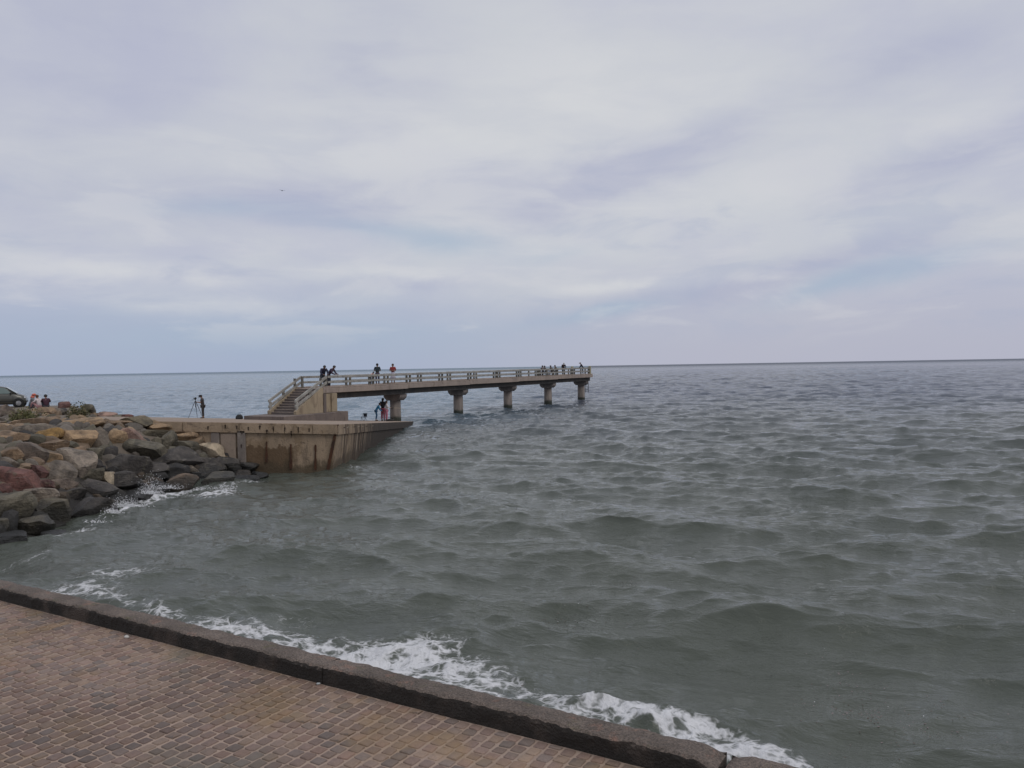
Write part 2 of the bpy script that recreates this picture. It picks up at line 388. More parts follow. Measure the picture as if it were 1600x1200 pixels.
# pale panel, grey repaired strips, rust runs below the joints, drain holes
def wall_patch(px0, px1, py0, py1, out, m_, name, skew=0):
    a_ = at_y(px0, py0, ct.y-out); b_ = at_y(px1, py1, ct.y-out)
    mb = MB(); mb.bbox(a_.x, b_.x, ct.y-out, ct.y+.06, b_.z, a_.z, min(.02, (b_.x-a_.x)*.2)); return mb.build(name, m_, mole)
wall_patch(344, 369, 678, 722, .02, M_panel, 'wall_panel')
wall_patch(370, 384, 673, 728, .06, M_strip, 'wall_pilaster')
wall_patch(329, 343, 676, 712, .03, M_strip, 'wall_pilaster')
for px, py0, py1, wd in ((416, 690, 722, 1.6), (454, 694, 733, 1.8), (492.5, 695, 734, 1.6), (454, 668, 676, 1.2)):
    mb = MB(); a_ = at_y(px, py0, ct.y-.02); b_ = at_y(px, py1, ct.y-.02); hw = wd*ct.y/FPX
    pts = []
    for i in range(7):
        f = i/6; ww = hw*(.45+.75*abs(mnoise.noise((px, f*4, 0)))+.5*(f > .5)); zz = lerp(a_.z, b_.z, f); xx = lerp(a_.x, b_.x, f)
        pts.append((xx-ww, xx+ww, zz))
    vs_ = [(q[0], ct.y-.012, q[2]) for q in pts]+[(q[1], ct.y-.012, q[2]) for q in pts]+[(q[0], ct.y+.07, q[2]) for q in pts]+[(q[1], ct.y+.07, q[2]) for q in pts]
    mb.add(vs_, [(i, i+1, 8+i, 7+i) for i in range(6)]+[(i, 14+i, 15+i, i+1) for i in range(6)]+[(7+i, 8+i, 22+i, 21+i) for i in range(6)])
    mb.build('rust_streak', M_rust, mole)
for px, py in ((325, 667), (352, 665), (370, 666), (388, 668), (406, 666.5), (427, 667), (445, 669), (466, 668), (483, 670), (417, 673), (455, 674.5), (378, 674), (377, 695)):
    a_ = at_y(px, py, ct.y-.062); mb = MB(); mb.tube((a_.x, ct.y-.069, a_.z), (a_.x, ct.y, a_.z), random.uniform(.025, .05), n=8)
    for q in range(random.choice((1, 1, 2, 3))): mb.box(a_.x-.025+.01*q, a_.x+.02-.004*q, ct.y-.067, ct.y-.05, a_.z-.12-.06*q, a_.z-.02-.05*q)
    mb.build('drain_hole', M_hole, mole)
# corner scar and the leaning ribs of the seaward face
mb = MB()
for i in range(8):
    f0, f1 = i/8, (i+1)/8
    a_ = ct.lerp(cb+Vector((0, 0, .05)), f0); b_ = ct.lerp(cb+Vector((0, 0, .05)), f1); ww = .05+.06*abs(mnoise.noise((i*.9, 2, 1)))
    mb.add([(a_.x-ww-.05, a_.y-.012, a_.z-.02), (a_.x+.012, a_.y-.012, a_.z-.02), (b_.x+.012, b_.y-.012, b_.z-.02), (b_.x-ww*.8-.05, b_.y-.012, b_.z-.02), 
            (a_.x+.012, a_.y+.14, a_.z-.02), (b_.x+.012, b_.y+.14, b_.z-.02)], [(0, 1, 2, 3), (1, 4, 5, 2)])
mb.build('corner_scar', M_rust, mole)
M_drip = weathered('lime_drip', (.44, .38, .30), (.34, .28, .21), (.12, .075, .045), 2.0)
for i, Y in enumerate((33.6, 34.3, 35.2, 35.9, 36.9, 38.0, 39.2, 41.0)):
    f = (Y-ct.y)/(tt_.y-ct.y)
    a_ = Vector((lerp(ct.x, tt_.x, f)+.012, Y, zd(ct.x, Y)-.12)); zb = .25+.5*random.random()
    fb = (Y-.55-cb.y)/(tb.y-cb.y); b_ = Vector((lerp(cb.x, tb.x, max(0, fb))+.03, Y-.45, zb))
    mb = MB(); ww = .10+.20*random.random()
    mb.add([a_+Vector((0, -ww, 0)), a_+Vector((0, ww, 0)), b_+Vector((0, ww*1.1, 0)), b_+Vector((0, -ww*.5, 0)),
            a_+Vector((-.08, -ww, 0)), a_+Vector((-.08, ww, 0)), b_+Vector((-.08, ww*1.6, 0)), b_+Vector((-.08, -ww*1.6, 0))],
           [(0, 1, 2, 3), (0, 3, 7, 4), (1, 5, 6, 2), (0, 4, 5, 1), (3, 2, 6, 7)])
    mb.build('lime_streak', M_drip if i % 3 else M_rust, mole)

# ------------------------------------------------------------------ pier
def PF(p_):
    s_, q_, z_ = p_
    return Vector((-9.22+.469*s_+.883*q_, 62+.883*s_-.469*q_, z_))
def dz(s_): return 2.92+(s_+9.73)*.004
S0, S1 = -9.73, 38.1
pier = empty('concrete_pier', PF((0, 0, 0)))
tag(pier, 'long narrow concrete pier on round columns with stairs at its landward end', 'pier')
def build_p(mb, name, m_, par=pier, smooth=False): return mb.build(name, m_, par, smooth)
# deck: one slab per span
spans = [S0, -4.68, 0, 4.68*2, 9.36*2, 9.36*3, S1]
spans = [S0]+[9.36*i for i in range(0, 4)]+[S1]
for a_, b_ in zip(spans[:-1], spans[1:]):
    mb = MB(PF); z_ = dz((a_+b_)/2)
    mb.bbox(a_+.01, b_-.01, -1.28, 1.28, z_-.34, z_, .02); build_p(mb, 'deck_slab', M_fascia)
    mb = MB(PF); mb.bbox(a_+.02, b_-.02, 1.06, 1.25, z_+.002, z_+.10, .02); build_p(mb, 'kerb', M_fascia)
    mb = MB(PF); mb.bbox(a_+.02, b_-.02, -1.25, -1.06, z_+.002, z_+.10, .02); build_p(mb, 'kerb', M_fascia)
    for q in (-.72, .72):
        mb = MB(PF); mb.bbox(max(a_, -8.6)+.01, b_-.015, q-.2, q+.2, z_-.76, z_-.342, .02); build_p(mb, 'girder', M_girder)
for i in range(5):
    s_ = 9.36*i; zc = dz(s_)-.76
    c_ = PF((s_, 0, 0)); mb = MB(); mb.lathe((c_.x, c_.y, 0), [(.45, -1.2), (.435, .3), (.42, zc-.45)], 24)
    col = build_p(mb, 'column', M_col, smooth=True)
    for pl in col.data.polygons:
        if len(pl.vertices) > 4: pl.use_smooth = False
    mb = MB(lambda v, s_=s_: PF((s_+v.y, v.x, v.z)))
    L_, ch = .80, .30; h0 = zc-.52
    prof = [(-L_+ch, h0), (L_-ch, h0), (L_-.08, h0+.17), (L_, h0+.30), (L_, zc+.30), (-L_, zc+.30), (-L_, h0+.30), (-L_+.08, h0+.17)]
    prof[4] = (L_, zc-.002); prof[5] = (-L_, zc-.002)
    mb.prism(prof, -.44, .44)
    build_p(mb, 'capital', M_col, col)
# railings
stations = [-9.2+4.64*i for i in range(11)]
extra = [s_ for s_ in (25.6, 27.2, 30.2, 32.0, 34.9, 36.2)]
for q in (1.15, -1.15):
    sg = 1 if q > 0 else -1
    for a_, b_ in zip(stations[:-1], stations[1:]):
        z_ = dz((a_+b_)/2)
        for z0, z1 in ((.68, .84), (.33, .47)):
            mb = MB(PF); mb.bbox(a_+.008, b_-.008, q+sg*.03-.05, q+sg*.03+.05, z_+z0, z_+z1, .015); build_p(mb, 'rail', M_rail)
    for s_ in stations+[v+.45 for v in stations[1:-1]]+extra:
        z_ = dz(s_); mb = MB(PF); mb.bbox(s_-.09, s_+.09, q-sg*.075-.06, q-sg*.075+.05, z_+.002, z_+.80, .015)
        mb.bbox(s_-.13, s_+.13, q-sg*.075-.10, q-sg*.075+.09, z_+.003, z_+.09, .01)
        build_p(mb, 'rail_post', M_post)
for z0, z1 in ((.68, .84), (.33, .47)):
    z_ = dz(S1); mb = MB(PF); mb.bbox(37.5, 37.6, -1.02, 1.02, z_+z0, z_+z1, .015); build_p(mb, 'end_rail', M_rail)
M_yel = weathered('lichen_concrete', (.42, .38, .25), (.33, .30, .2), (.2, .17, .1), 3)
for q in (-1.15, 1.15):
    mb = MB(PF); mb.bbox(37.35, 37.6, q-.12, q+.12, dz(S1)+.001, dz(S1)+1.0, .02); build_p(mb, 'end_post', M_yel)
# outer ladder at the end of the pier
mb = MB(PF)
for q in (.2, .6): mb.tube((38.25, q, .9), (38.25, q, dz(S1)+.9), .035)
for i in range(9): mb.tube((38.25, .2, 1.0+.3*i), (38.25, .6, 1.0+.3*i), .022)
for q in (.2, .6): mb.tube((38.05, q, dz(S1)-.1), (38.25, q, dz(S1)-.1), .03)
build_p(mb, 'ladder', M_metal)
# stairs and abutment
SB = -12.20; ZB = 1.31; ZT = dz(S0)
NS = 10; run = (S0-SB)/NS; rise = (ZT-ZB)/NS
for i in range(NS):
    a_ = SB+run*i; mb = MB(PF); mb.bbox(a_, S0+.1 if i < NS-1 else S0-.003, -1.02, 1.02, ZB+rise*i+.001, ZB+rise*(i+1)-(.004 if i == NS-1 else 0), .018)
    build_p(mb, 'step', M_step)
    mb = MB(PF); mb.bbox(a_-.025, a_+.06, -1.0, 1.0, ZB+rise*(i+1)-.035, ZB+rise*(i+1)+.004, .008); build_p(mb, 'nosing', M_fascia)
for q0, q1 in ((1.03, 1.26), (-1.26, -1.03)):
    mb = MB(PF); mb.prism([(SB-.12, ZB+.003), (SB-.12, ZB+.22), (S0-.15, ZT+.06), (S0-.004, ZT+.06), (S0-.004, ZT-.0), (S0-.004, ZB+.003)], q0, q1)
    build_p(mb, 'stair_wall', M_abut)
mb = MB(PF); mb.bbox(S0-.002, -8.55, -1.24, 1.24, ZB+.002, ZT-.343, .02); build_p(mb, 'abutment', M_abut)
mb = MB(PF); mb.bbox(-9.0, -8.45, 1.242, 1.36, ZB+.003, ZT-.345, .02); build_p(mb, 'pilaster', M_abut)
mb = MB(PF); mb.bbox(S0-.05, S0+.22, 1.262, 1.33, ZB+.003, ZT-.345, .02); build_p(mb, 'pilaster', M_foot)
mb = MB(PF); mb.bbox(-13.9, -7.75, -1.75, 1.72, .2, ZB, .03); build_p(mb, 'footing', M_foot)
for q in (1.15, -1.15):
    sl = (ZT-ZB)/(S0-SB)
    for z0, z1, m2 in ((.66, .83, M_rail), (.30, .46, M_rail)):
        mb = MB(PF); mb.prism([(SB-.1, ZB+.12+z0), (SB-.1, ZB+.12+z1), (S0+.45, ZT+.02+z1+.0), (S0+.45, ZT+.02+z0)], q-.055, q+.055)
        build_p(mb, 'stair_rail', m2)
    for i, s_ in enumerate((SB+.06, SB+1.25, S0-.12)):
        z_ = ZB+(s_-SB)*sl; mb = MB(PF); mb.bbox(s_-.09, s_+.09, q-.052, q+.052, z_+.05, z_+.78, .015); mb.cur = 0
        build_p(mb, 'stair_post', M_rail if i == 0 else M_post)

# ------------------------------------------------------------------ boulders
m_, t_, b = mat('boulder_stone'); M_rock = m_
oi = t_.new('ShaderNodeObjectInfo'); geo = t_.new('ShaderNodeNewGeometry'); p = geo.outputs['Position']; x, y, z = t_.sep(p)
tc = t_.new('ShaderNodeTexCoord').outputs['Object']
off = t_.vm('ADD', tc, t_.comb(t_.m('MULTIPLY', oi.outputs['Random'], 40.0), 0.0, 0.0))
base = oi.outputs['Color']
n1 = t_.noise(off, 2.2, 6, .65, .4); n2 = t_.noise(off, 14, 5, .7)
ox, oy, oz = t_.sep(off); vein = t_.noise(t_.comb(t_.m('MULTIPLY', ox, .7), t_.m('MULTIPLY', oy, .7), t_.m('MULTIPLY', oz, 5.0)), 2.4, 4, .6, .5)
c = t_.mix(1.0, base, t_.mix(t_.ramp(n1, .3, .7), (.48, .47, .48), (1.5, 1.44, 1.36)), 'MULTIPLY')
c = t_.mix(1.0, c, t_.mix(n2, (.45, .45, .45), (1.55, 1.55, 1.55)), 'MULTIPLY')
lich = t_.m('MULTIPLY', t_.ramp(t_.noise(t_.vm('ADD', off, (7, 3, 1)), 3.4, 5, .7), .58, .66), .5)
c = t_.mix(lich, c, t_.mix(t_.noise(off, 1.0, 2), (.22, .19, .14), (.10, .10, .06)))
c = t_.mix(t_.m('MULTIPLY', t_.ramp(vein, .60, .68), .35), c, t_.mix(.5, base, (.42, .38, .33)))
wet = t_.m('SUBTRACT', 1.0, t_.ramp(t_.m('ADD', z, t_.m('MULTIPLY', t_.m('SUBTRACT', t_.noise(p, 1.2, 4), .5), .9)), .15, .65))
c = t_.mix(t_.m('MULTIPLY', wet, .8), c, (.018, .018, .017))
t_.put(b.inputs['Base Color'], c)
t_.put(b.inputs['Roughness'], t_.m('SUBTRACT', .88, t_.m('MULTIPLY', wet, .5)))
bump(t_, b, t_.m('ADD', t_.m('MULTIPLY', n1, .5), t_.m('ADD', n2, t_.m('MULTIPLY', vein, .8))), .07)

_ico = {}
def ico(sub):
    if sub not in _ico:
        bm = bmesh.new(); bmesh.ops.create_icosphere(bm, subdivisions=sub, radius=1); bm.verts.index_update()
        _ico[sub] = (np.array([v.co for v in bm.verts]), [[v.index for v in f.verts] for f in bm.faces]); bm.free()
    return _ico[sub]
def rock_mesh(name, dims, seed, sub=4, slab=0.0):
    rg = np.random.default_rng(seed); V, F = ico(sub); V = V.copy()
    for k_ in range(11):
        nn = rg.normal(size=3); nn /= np.linalg.norm(nn); dd = rg.uniform(.42, .80)
        if k_ == 0: nn = np.array([rg.normal()*.15, rg.normal()*.15, 1.]); nn /= np.linalg.norm(nn); dd = .62
        h = V@nn; V -= np.maximum(h-dd, 0)[:, None]*nn*.94
    o_ = rg.uniform(-50, 50, 3)
    dis = np.array([mnoise.fractal(tuple(v*1.7+o_), 1, 2, 3) for v in V])*.06+np.array([mnoise.fractal(tuple(v*5+o_), .8, 2, 3) for v in V])*.022
    V = V*(1+dis)[:, None]
    ext = (V.max(0)-V.min(0))/2; V = (V-(V.max(0)+V.min(0))/2)/ext
    V = V*np.array(dims)
    me = bpy.data.meshes.new(name); me.from_pydata(V.tolist(), [], F); me.materials.append(M_rock)
    me.polygons.foreach_set('use_smooth', [True]*len(F)); me.update(); me.set_sharp_from_angle(angle=R(24)); return me
def hit_ground(px, py):
    d_ = ray(px, py); t0 = 12.0; prev = t0
    while t0 < 60:
        P = d_*t0
        if CAMH+P.z < max(gz(P.x, P.y), -.05): break
        prev = t0; t0 += .25
    return Vector((d_.x*t0, d_.y*t0, CAMH+d_.z*t0))
C = dict(grey=(.150, .128, .105), brown=(.205, .145, .095), tan=(.285, .200, .122), ochre=(.29, .180, .066), red=(.125, .060, .052), dark=(.060, .054, .050),
         olive=(.115, .100, .070), pale=(.235, .20, .165), pink=(.25, .165, .135), cream=(.34, .285, .21), black=(.032, .030, .029), green=(.108, .098, .074), mauve=(.155, .124, .102))
# x, y, width, height in the photograph, colour, label, tilt
ROCKS = [
 (4,646,34,22,'mauve','flat topped mauve boulder below the car at left edge',0),
 (66,661,84,15,'brown','long flat dark brown slab below the wide yellow green bush',2),
 (60,675,62,22,'grey','low grey boulder tucked under the long brown slab',0),
 (12,670,40,16,'tan','tan boulder at left edge above the brown flat one',0),
 (17,685,46,20,'brown','brown flat boulder at left edge beside the ochre slab',3),
 (72,684,48,20,'ochre','bright ochre yellow slab, the yellowest rock of the pile',14),
 (80,698,44,16,'brown','brown boulder right under the ochre slab',4),
 (128,664,76,18,'tan','wide tan slab below the round dark bush',0),
 (124,690,54,32,'tan','large tan block in the middle of the upper slope',6),
 (107,686,28,11,'dark','small dark stone wedged left of the large tan block',0),
 (157,690,28,36,'grey','grey brown slab leaning steeply right of the tan block',50),
 (183,688,24,28,'tan','yellow blotched stone between leaning slab and pink white boulder',0),
 (205,684,34,28,'pink','pinkish boulder with white face at the upper right of the pile',0),
 (180,664,52,15,'brown','brown flat stone at the crest beside the start of the mole',0),
 (212,663,48,20,'olive','mossy brown boulder against the left end of the mole wall',0),
 (102,634,22,11,'red','small reddish stone on the skyline between the bushes',0),
 (137,640,24,14,'green','grey green block on the skyline right of dark bush',0),
 (168,649,28,10,'pink','small pink stone on the skyline',0),
 (198,652,22,8,'red','tiny red brown stone on the skyline nearest the mole',0),
 (74,645,34,14,'brown','square brown block just behind the wide yellow green bush',0),
 (150,650,28,11,'brown','low brown stone on the skyline left of the small pink one',0),
 (184,653,24,9,'olive','flat olive stone at the crest right of the small pink one',0),
 (220,655,30,9,'tan','flat tan stone at the edge of the mole top',0),
 (92,645,28,11,'grey','flat grey stone between the two bushes',0),
 (48,711,40,36,'mauve','tall mauve grey boulder under the brown boulders at left',10),
 (12,714,40,19,'brown','brown grey boulder at left edge beside the tall mauve one',0),
 (114,726,64,38,'pale','large pale triangular boulder, the palest in mid slope',-20),
 (78,717,34,18,'tan','light brown stone between tall mauve and pale triangular boulders',0),
 (142,714,38,26,'green','grey green boulder above the dark chain of rocks',10),
 (168,712,28,26,'dark','dark cube like stone with pale spot below yellow blotched stone',0),
 (192,728,78,30,'dark','broad dark grey slab in the centre of lower slope',-4),
 (224,707,60,30,'green','dark boulder with pale streaks right of the centre slab',-14),
 (118,708,34,16,'brown','low brown boulder under the large tan block',0),
 (27,751,58,38,'red','big dark red boulder at left, the reddest of the pile',6),
 (57,724,20,10,'red','small bright red stone on top of dark red rocks',0),
 (12,729,36,24,'grey','grey green boulder at left edge above the big red one',0),
 (88,742,52,32,'grey','sloping grey boulder below the pale triangular one',-24),
 (146,728,28,18,'dark','dark stone right of the pale triangular boulder',0),
 (53,738,34,20,'red','dark red wedge behind the big red boulder',-12),
 (138,744,46,19,'green','long grey boulder with reddish end in lower slope',8),
 (96,758,44,18,'mauve','mauve stone under the sloping grey boulder',-10),
 (167,750,26,24,'cream','cream spotted stone standing among black rocks',30),
 (147,763,66,26,'dark','wide dark boulder below the long grey red ended one',0),
 (67,759,34,16,'red','red brown stone right of the big red boulder',0),
 (62,777,52,24,'pale','pale grey flat boulder below the red rocks',-6),
 (24,801,56,52,'green','big rounded grey boulder at left edge near the water',0),
 (84,804,46,40,'olive','egg shaped olive boulder standing close to the water',0),
 (138,801,78,42,'dark','big dark grey boulder at the waterline left of the splash',-4),
 (55,826,50,32,'olive','low olive boulder half hidden below the egg shaped one',0),
 (190,757,74,34,'dark','broad black brown boulder just left of the white splash',0),
 (116,774,46,18,'dark','dark bluish stone above the big dark waterline boulder',10),
 (3,769,28,22,'red','red stone cut by the left edge below the big red one',0),
 (14,845,58,20,'black','wet black boulder in the water at the left edge',0),
 (86,837,40,12,'black','flat wet black rock at water level under the olive boulders',0),
 (2,824,26,24,'green','dark green boulder cut by the left edge near the water',0),
 (247,666,44,16,'tan','tan block against the mole wall at its left',0),
 (244,680,38,14,'olive','olive stone below the tan block by the mole wall',0),
 (288,686,44,15,'tan','flat tan slab leaning on the mole wall',6),
 (266,690,20,28,'green','pointed grey green stone with dark red foot by the wall',70),
 (286,699,50,17,'green','grey green boulder below the flat tan slab',0),
 (330,707,40,27,'cream','cream boulder with pale stripes under the pale wall panel',10),
 (268,721,84,30,'dark','longest dark slab, slanting down from the mole wall',14),
 (326,733,50,30,'dark','dark block below the cream striped boulder',0),
 (353,729,40,25,'dark','dark rounded boulder at the foot of the grey wall strip',0),
 (238,738,48,26,'dark','slate grey boulder right behind the white splash',-10),
 (301,736,20,14,'pale','small pale stone among black rocks below the mole',-20),
 (286,757,44,28,'brown','wet dark brown boulder right of the white splash',0),
 (344,752,46,22,'green','rounded grey green boulder in the foam below the mole',0),
 (378,743,28,14,'mauve','small mauve stone near the seaward tip of the rocks',0),
 (384,751,40,14,'black','wet black rock with foam round it near the tip',0),
 (406,743,28,11,'black','last low black rock at the seaward tip of the pile',0),
 (382,731,44,16,'dark','low dark stone against the brown stain of the mole wall',0),
 (272,740,44,25,'black','black boulder between slate grey and brown wet ones',0),
 (308,694,24,18,'brown','brown stone touching the mole wall left of the panel',0),
 (306,717,36,15,'green','dark green flat stone under the grey green boulder',6),
 (251,763,30,22,'black','wet black boulder standing in the white splash',0),
 (214,775,40,20,'black','low black rock at the water behind the white splash',0),
 (312,748,30,18,'black','black rock at the waterline left of the rounded green one',0),
]
for i, (px, py, pw, ph, cn, lab, tilt) in enumerate(ROCKS):
    P = hit_ground(px, py+ph*.30); Dp = P.y
    hw = pw*Dp/FPX/2*1.10; hh = ph*Dp/FPX/2*1.28
    dep = max(hw*.75, hh*.9)
    sub = 4 if pw > 26 else 3
    o = link('boulder', rock_mesh('boulder', (hw, dep, hh), 100+i, sub))
    q = ray(px, py).normalized(); dist = P.length if False else (Vector((P.x, P.y, P.z-CAMH))).length
    C0 = q*(dist+dep*.25); o.location = (C0.x, C0.y, CAMH+C0.z)
    o.rotation_euler = (R(random.uniform(-10, 6)), R(-tilt+random.uniform(-4, 4)), R(random.uniform(-22, 22)) if not tilt else R(random.uniform(-8, 8)))
    if abs(tilt) > 45:      # a stone standing on edge: turn its long side upright
        o.rotation_euler[1] = R(-(90-tilt)*.35)
    v_ = random.uniform(.88, 1.12); k3 = C[cn]; o.color = (k3[0]*v_, k3[1]*v_, k3[2]*v_, 1)
    tag(o, lab, 'boulder', 'boulders of the rock embankment')
# the many smaller stones that fill the gaps: one object
V3, F3 = ico(2); allv, allf, allc = [], [], []
r2 = np.random.default_rng(5)
def rub(X, Y, r_, zo=0.0):
    V = V3.copy()
    for _ in range(9):
        nn = r2.normal(size=3); nn /= np.linalg.norm(nn); h = V@nn; V -= np.maximum(h-r2.uniform(.5, .85), 0)[:, None]*nn
    A = Matrix.Rotation(r2.uniform(0, 6.28), 3, Vector(r2.normal(size=3))); V = (V*np.array([1.25, 1.0, .8])*r_)@np.array(A)
    z_ = gz(X, Y)+zo; b0 = len(allv); allv.extend((V+np.array([X, Y, z_])).tolist()); allf.extend([[a_+b0 for a_ in f] for f in F3])
    base_ = np.array([C['brown'], C['olive'], C['dark'], C['tan'], C['grey']][r2.integers(5)])*r2.uniform(.6, 1.15)
    if z_ < .9: base_ = base_*.4
    allc.extend([list(base_)+[1]]*len(V))
cnt = 0
while cnt < 760:
    Y = r2.uniform(14, 33); X = r2.uniform(-24, -9.5); d_ = float(shore_d(np.array([X]), np.array([Y]))[0])
    if d_ < -.2 or d_ > 9 or (Y > 32.3): continue
    rub(X, Y, r2.uniform(.15, .40), -.06); cnt += 1
for _ in range(420):
    Y = r2.uniform(33, 50); X = r2.uniform(-44, -16.5-(Y-32.5)*.55-.5); rub(X, Y, r2.uniform(.12, .36), -.03)
me = bpy.data.meshes.new('gap_stones'); me.from_pydata(allv, [], allf); me.update()
ca = me.color_attributes.new('tint', 'FLOAT_COLOR', 'POINT'); ca.data.foreach_set('color', np.array(allc, np.float32).ravel()); V3 = None
m_, t_, b = mat('gap_stone'); p = t_.new('ShaderNodeNewGeometry').outputs['Position']; x, y, z = t_.sep(p)
c = t_.mix(1.0, t_.attr('tint').outputs['Color'], t_.mix(t_.noise(p, 9, 5, .7), (.5, .5, .5), (1.4, 1.4, 1.4)), 'MULTIPLY')
wet = t_.m('SUBTRACT', 1.0, t_.ramp(t_.m('ADD', z, t_.m('MULTIPLY', t_.m('SUBTRACT', t_.noise(p, 1.2, 4), .5), .9)), .15, .65))
t_.put(b.inputs['Base Color'], t_.mix(t_.m('MULTIPLY', wet, .8), c, (.018, .018, .017))); b.inputs['Roughness'].default_value = .8
bump(t_, b, t_.noise(p, 16, 5, .7), .03); me.materials.append(m_)
tag(link('gap_stones', me), 'small stones filling the gaps of the rock embankment', 'rubble', kind='stuff')

# ------------------------------------------------------------------ promenade: setts and sea wall
KA = Vector((-6.078, 9.237, 0)); KD = Vector((.8596, -.5110, 0)); KN = Vector((.5110, .8596, 0)); PZ, KZ = 1.60, 1.75
def KF(p_): return KA+KD*p_[0]+KN*p_[1]+Vector((0, 0, p_[2]))
m_, t_, b = mat('joint_mortar'); M_joint = m_
p = t_.new('ShaderNodeNewGeometry').outputs['Position']
def stain_cols(t_, p, c, amt):
    c = t_.mix(t_.m('MULTIPLY', t_.ramp(t_.noise(p, .9, 4, .6), .49, .64), amt), c, (.25, .165, .075))
    c = t_.mix(t_.m('MULTIPLY', t_.ramp(t_.noise(t_.vm('ADD', p, (9, 4, 2)), .7, 4, .6), .52, .68), amt*.8), c, (.12, .125, .095))
    return c
c = stain_cols(t_, p, t_.mix(t_.noise(p, 7, 5, .65), (.255, .185, .148), (.40, .30, .235)), .5)
t_.put(b.inputs['Base Color'], c); b.inputs['Roughness'].default_value = .95
bump(t_, b, t_.noise(p, 60, 5, .7), .006)
mb = MB(KF); NX, NY = 1, 1
mb.add([(-45, -60, PZ), (60, -60, PZ), (60, -.19, PZ), (-45, -.19, PZ), (-45, -60, -1), (60, -60, -1), (60, -.19, -1), (-45, -.19, -1)],
       [(0, 1, 2, 3), (0, 4, 5, 1), (1, 5, 6, 2), (2, 6, 7, 3), (3, 7, 4, 0)])
prom = mb.build('promenade_pavement', M_joint); tag(prom, kind='structure')
m_, t_, b = mat('granite_sett'); M_sett = m_
p = t_.new('ShaderNodeNewGeometry').outputs['Position']
c = t_.attr('tint').outputs['Color']
c = t_.mix(1.0, c, t_.mix(t_.noise(p, 45, 5, .7), (.6, .6, .6), (1.35, 1.33, 1.3)), 'MULTIPLY')
c = stain_cols(t_, p, c, .55)
c = t_.mix(1.0, c, t_.mix(t_.ramp(t_.noise(t_.vm('ADD', p, (3, 8, 0)), .55, 3), .3, .7), (.72, .70, .70), (1.18, 1.16, 1.15)), 'MULTIPLY')
t_.put(b.inputs['Base Color'], c); t_.put(b.inputs['Roughness'], t_.m('ADD', .50, t_.m('MULTIPLY', t_.ramp(t_.noise(p, 2.0, 4), .3, .65), .35)))
bump(t_, b, t_.m('ADD', t_.noise(p, 55, 5, .7), t_.m('MULTIPLY', t_.noise(p, 18, 3), .8)), .007)
def sett_shape(lu, lv, hgt, tx, ty, rg):
    """rounded cushion of stone: skirt, shoulder ring, crown ring, centre"""
    vs_ = []; N_ = 8; cr = rg.uniform(.74, .90); jit = [(rg.uniform(-.10, .10), rg.uniform(-.10, .10)) for _ in range(8)]
    for ring, (k_, z_) in enumerate(((1.0, -.02), (1.0, hgt*.45), (.84, hgt))):
        for i, (x_, y_) in enumerate(((1, -cr), (1, cr), (cr, 1), (-cr, 1), (-1, cr), (-1, -cr), (-cr, -1), (cr, -1))):
            jx, jy = jit[i]
            vs_.append(((x_+jx)*k_*lu/2, (y_+jy)*k_*lv/2, z_+(tx*x_+ty*y_)*(ring > 0)+rg.uniform(-.001, .001)*(ring == 2)))
    vs_.append((0, 0, hgt*1.06))
    fs = [(r_*N_+i, r_*N_+(i+1) % N_, (r_+1)*N_+(i+1) % N_, (r_+1)*N_+i) for r_ in range(2) for i in range(N_)]
    fs += [(2*N_+i, 2*N_+(i+1) % N_, 3*N_) for i in range(N_)]
    return vs_, fs
rs = random.Random(21)
SETT_COLS = [(.240, .160, .126), (.212, .150, .124), (.252, .172, .134), (.205, .143, .116), (.262, .188, .14), (.215, .158, .128), (.182, .142, .122), (.265, .19, .142)]
def sett_tint(): 
    k3 = rs.choice(SETT_COLS); v_ = rs.uniform(.74, 1.02); return (k3[0]*v_, k3[1]*v_, k3[2]*v_, 1)
variants = []
for i in range(26):
    vs_, fs = sett_shape(rs.uniform(.080, .089), rs.uniform(.088, .096), rs.uniform(.005, .009), rs.uniform(-.002, .002), rs.uniform(-.002, .002), rs)
    me = bpy.data.meshes.new('sett'); me.from_pydata(vs_, [], fs); me.materials.append(M_sett); me.polygons.foreach_set('use_smooth', [True]*len(fs))
    ca = me.color_attributes.new('tint', 'FLOAT_COLOR', 'POINT'); tnt = sett_tint(); ca.data.foreach_set('color', list(tnt)*len(vs_)); me.update(); variants.append(me)
cells = []
u = -3.0; ci = 0
while u < 9.6:
    wob_ = .012*math.sin(u*1.7)
    v = -.205; first = rs.uniform(.05, .115)
    while v > -4.6:
        lv = first or rs.uniform(.086, .108); first = 0
        uu = u+rs.uniform(-.003, .003)+.02*mnoise.noise((u*.5, v*.5, 0)); vv = v-lv/2
        P = KF((uu, vv, PZ)); q = project(P)
        if q and -160 < q[0] < 1500 and q[1] < 1330: cells.append((P.length, uu, vv, lv, q))
        v -= lv
    u += .106
def shows(q): return -20 < q[0] < 1620 and q[1] < 1212
cells.sort(key=lambda c_: (not shows(c_[4]), c_[0]))
ang = math.atan2(KD.y, KD.x)
bv, bf, bc = [], [], []
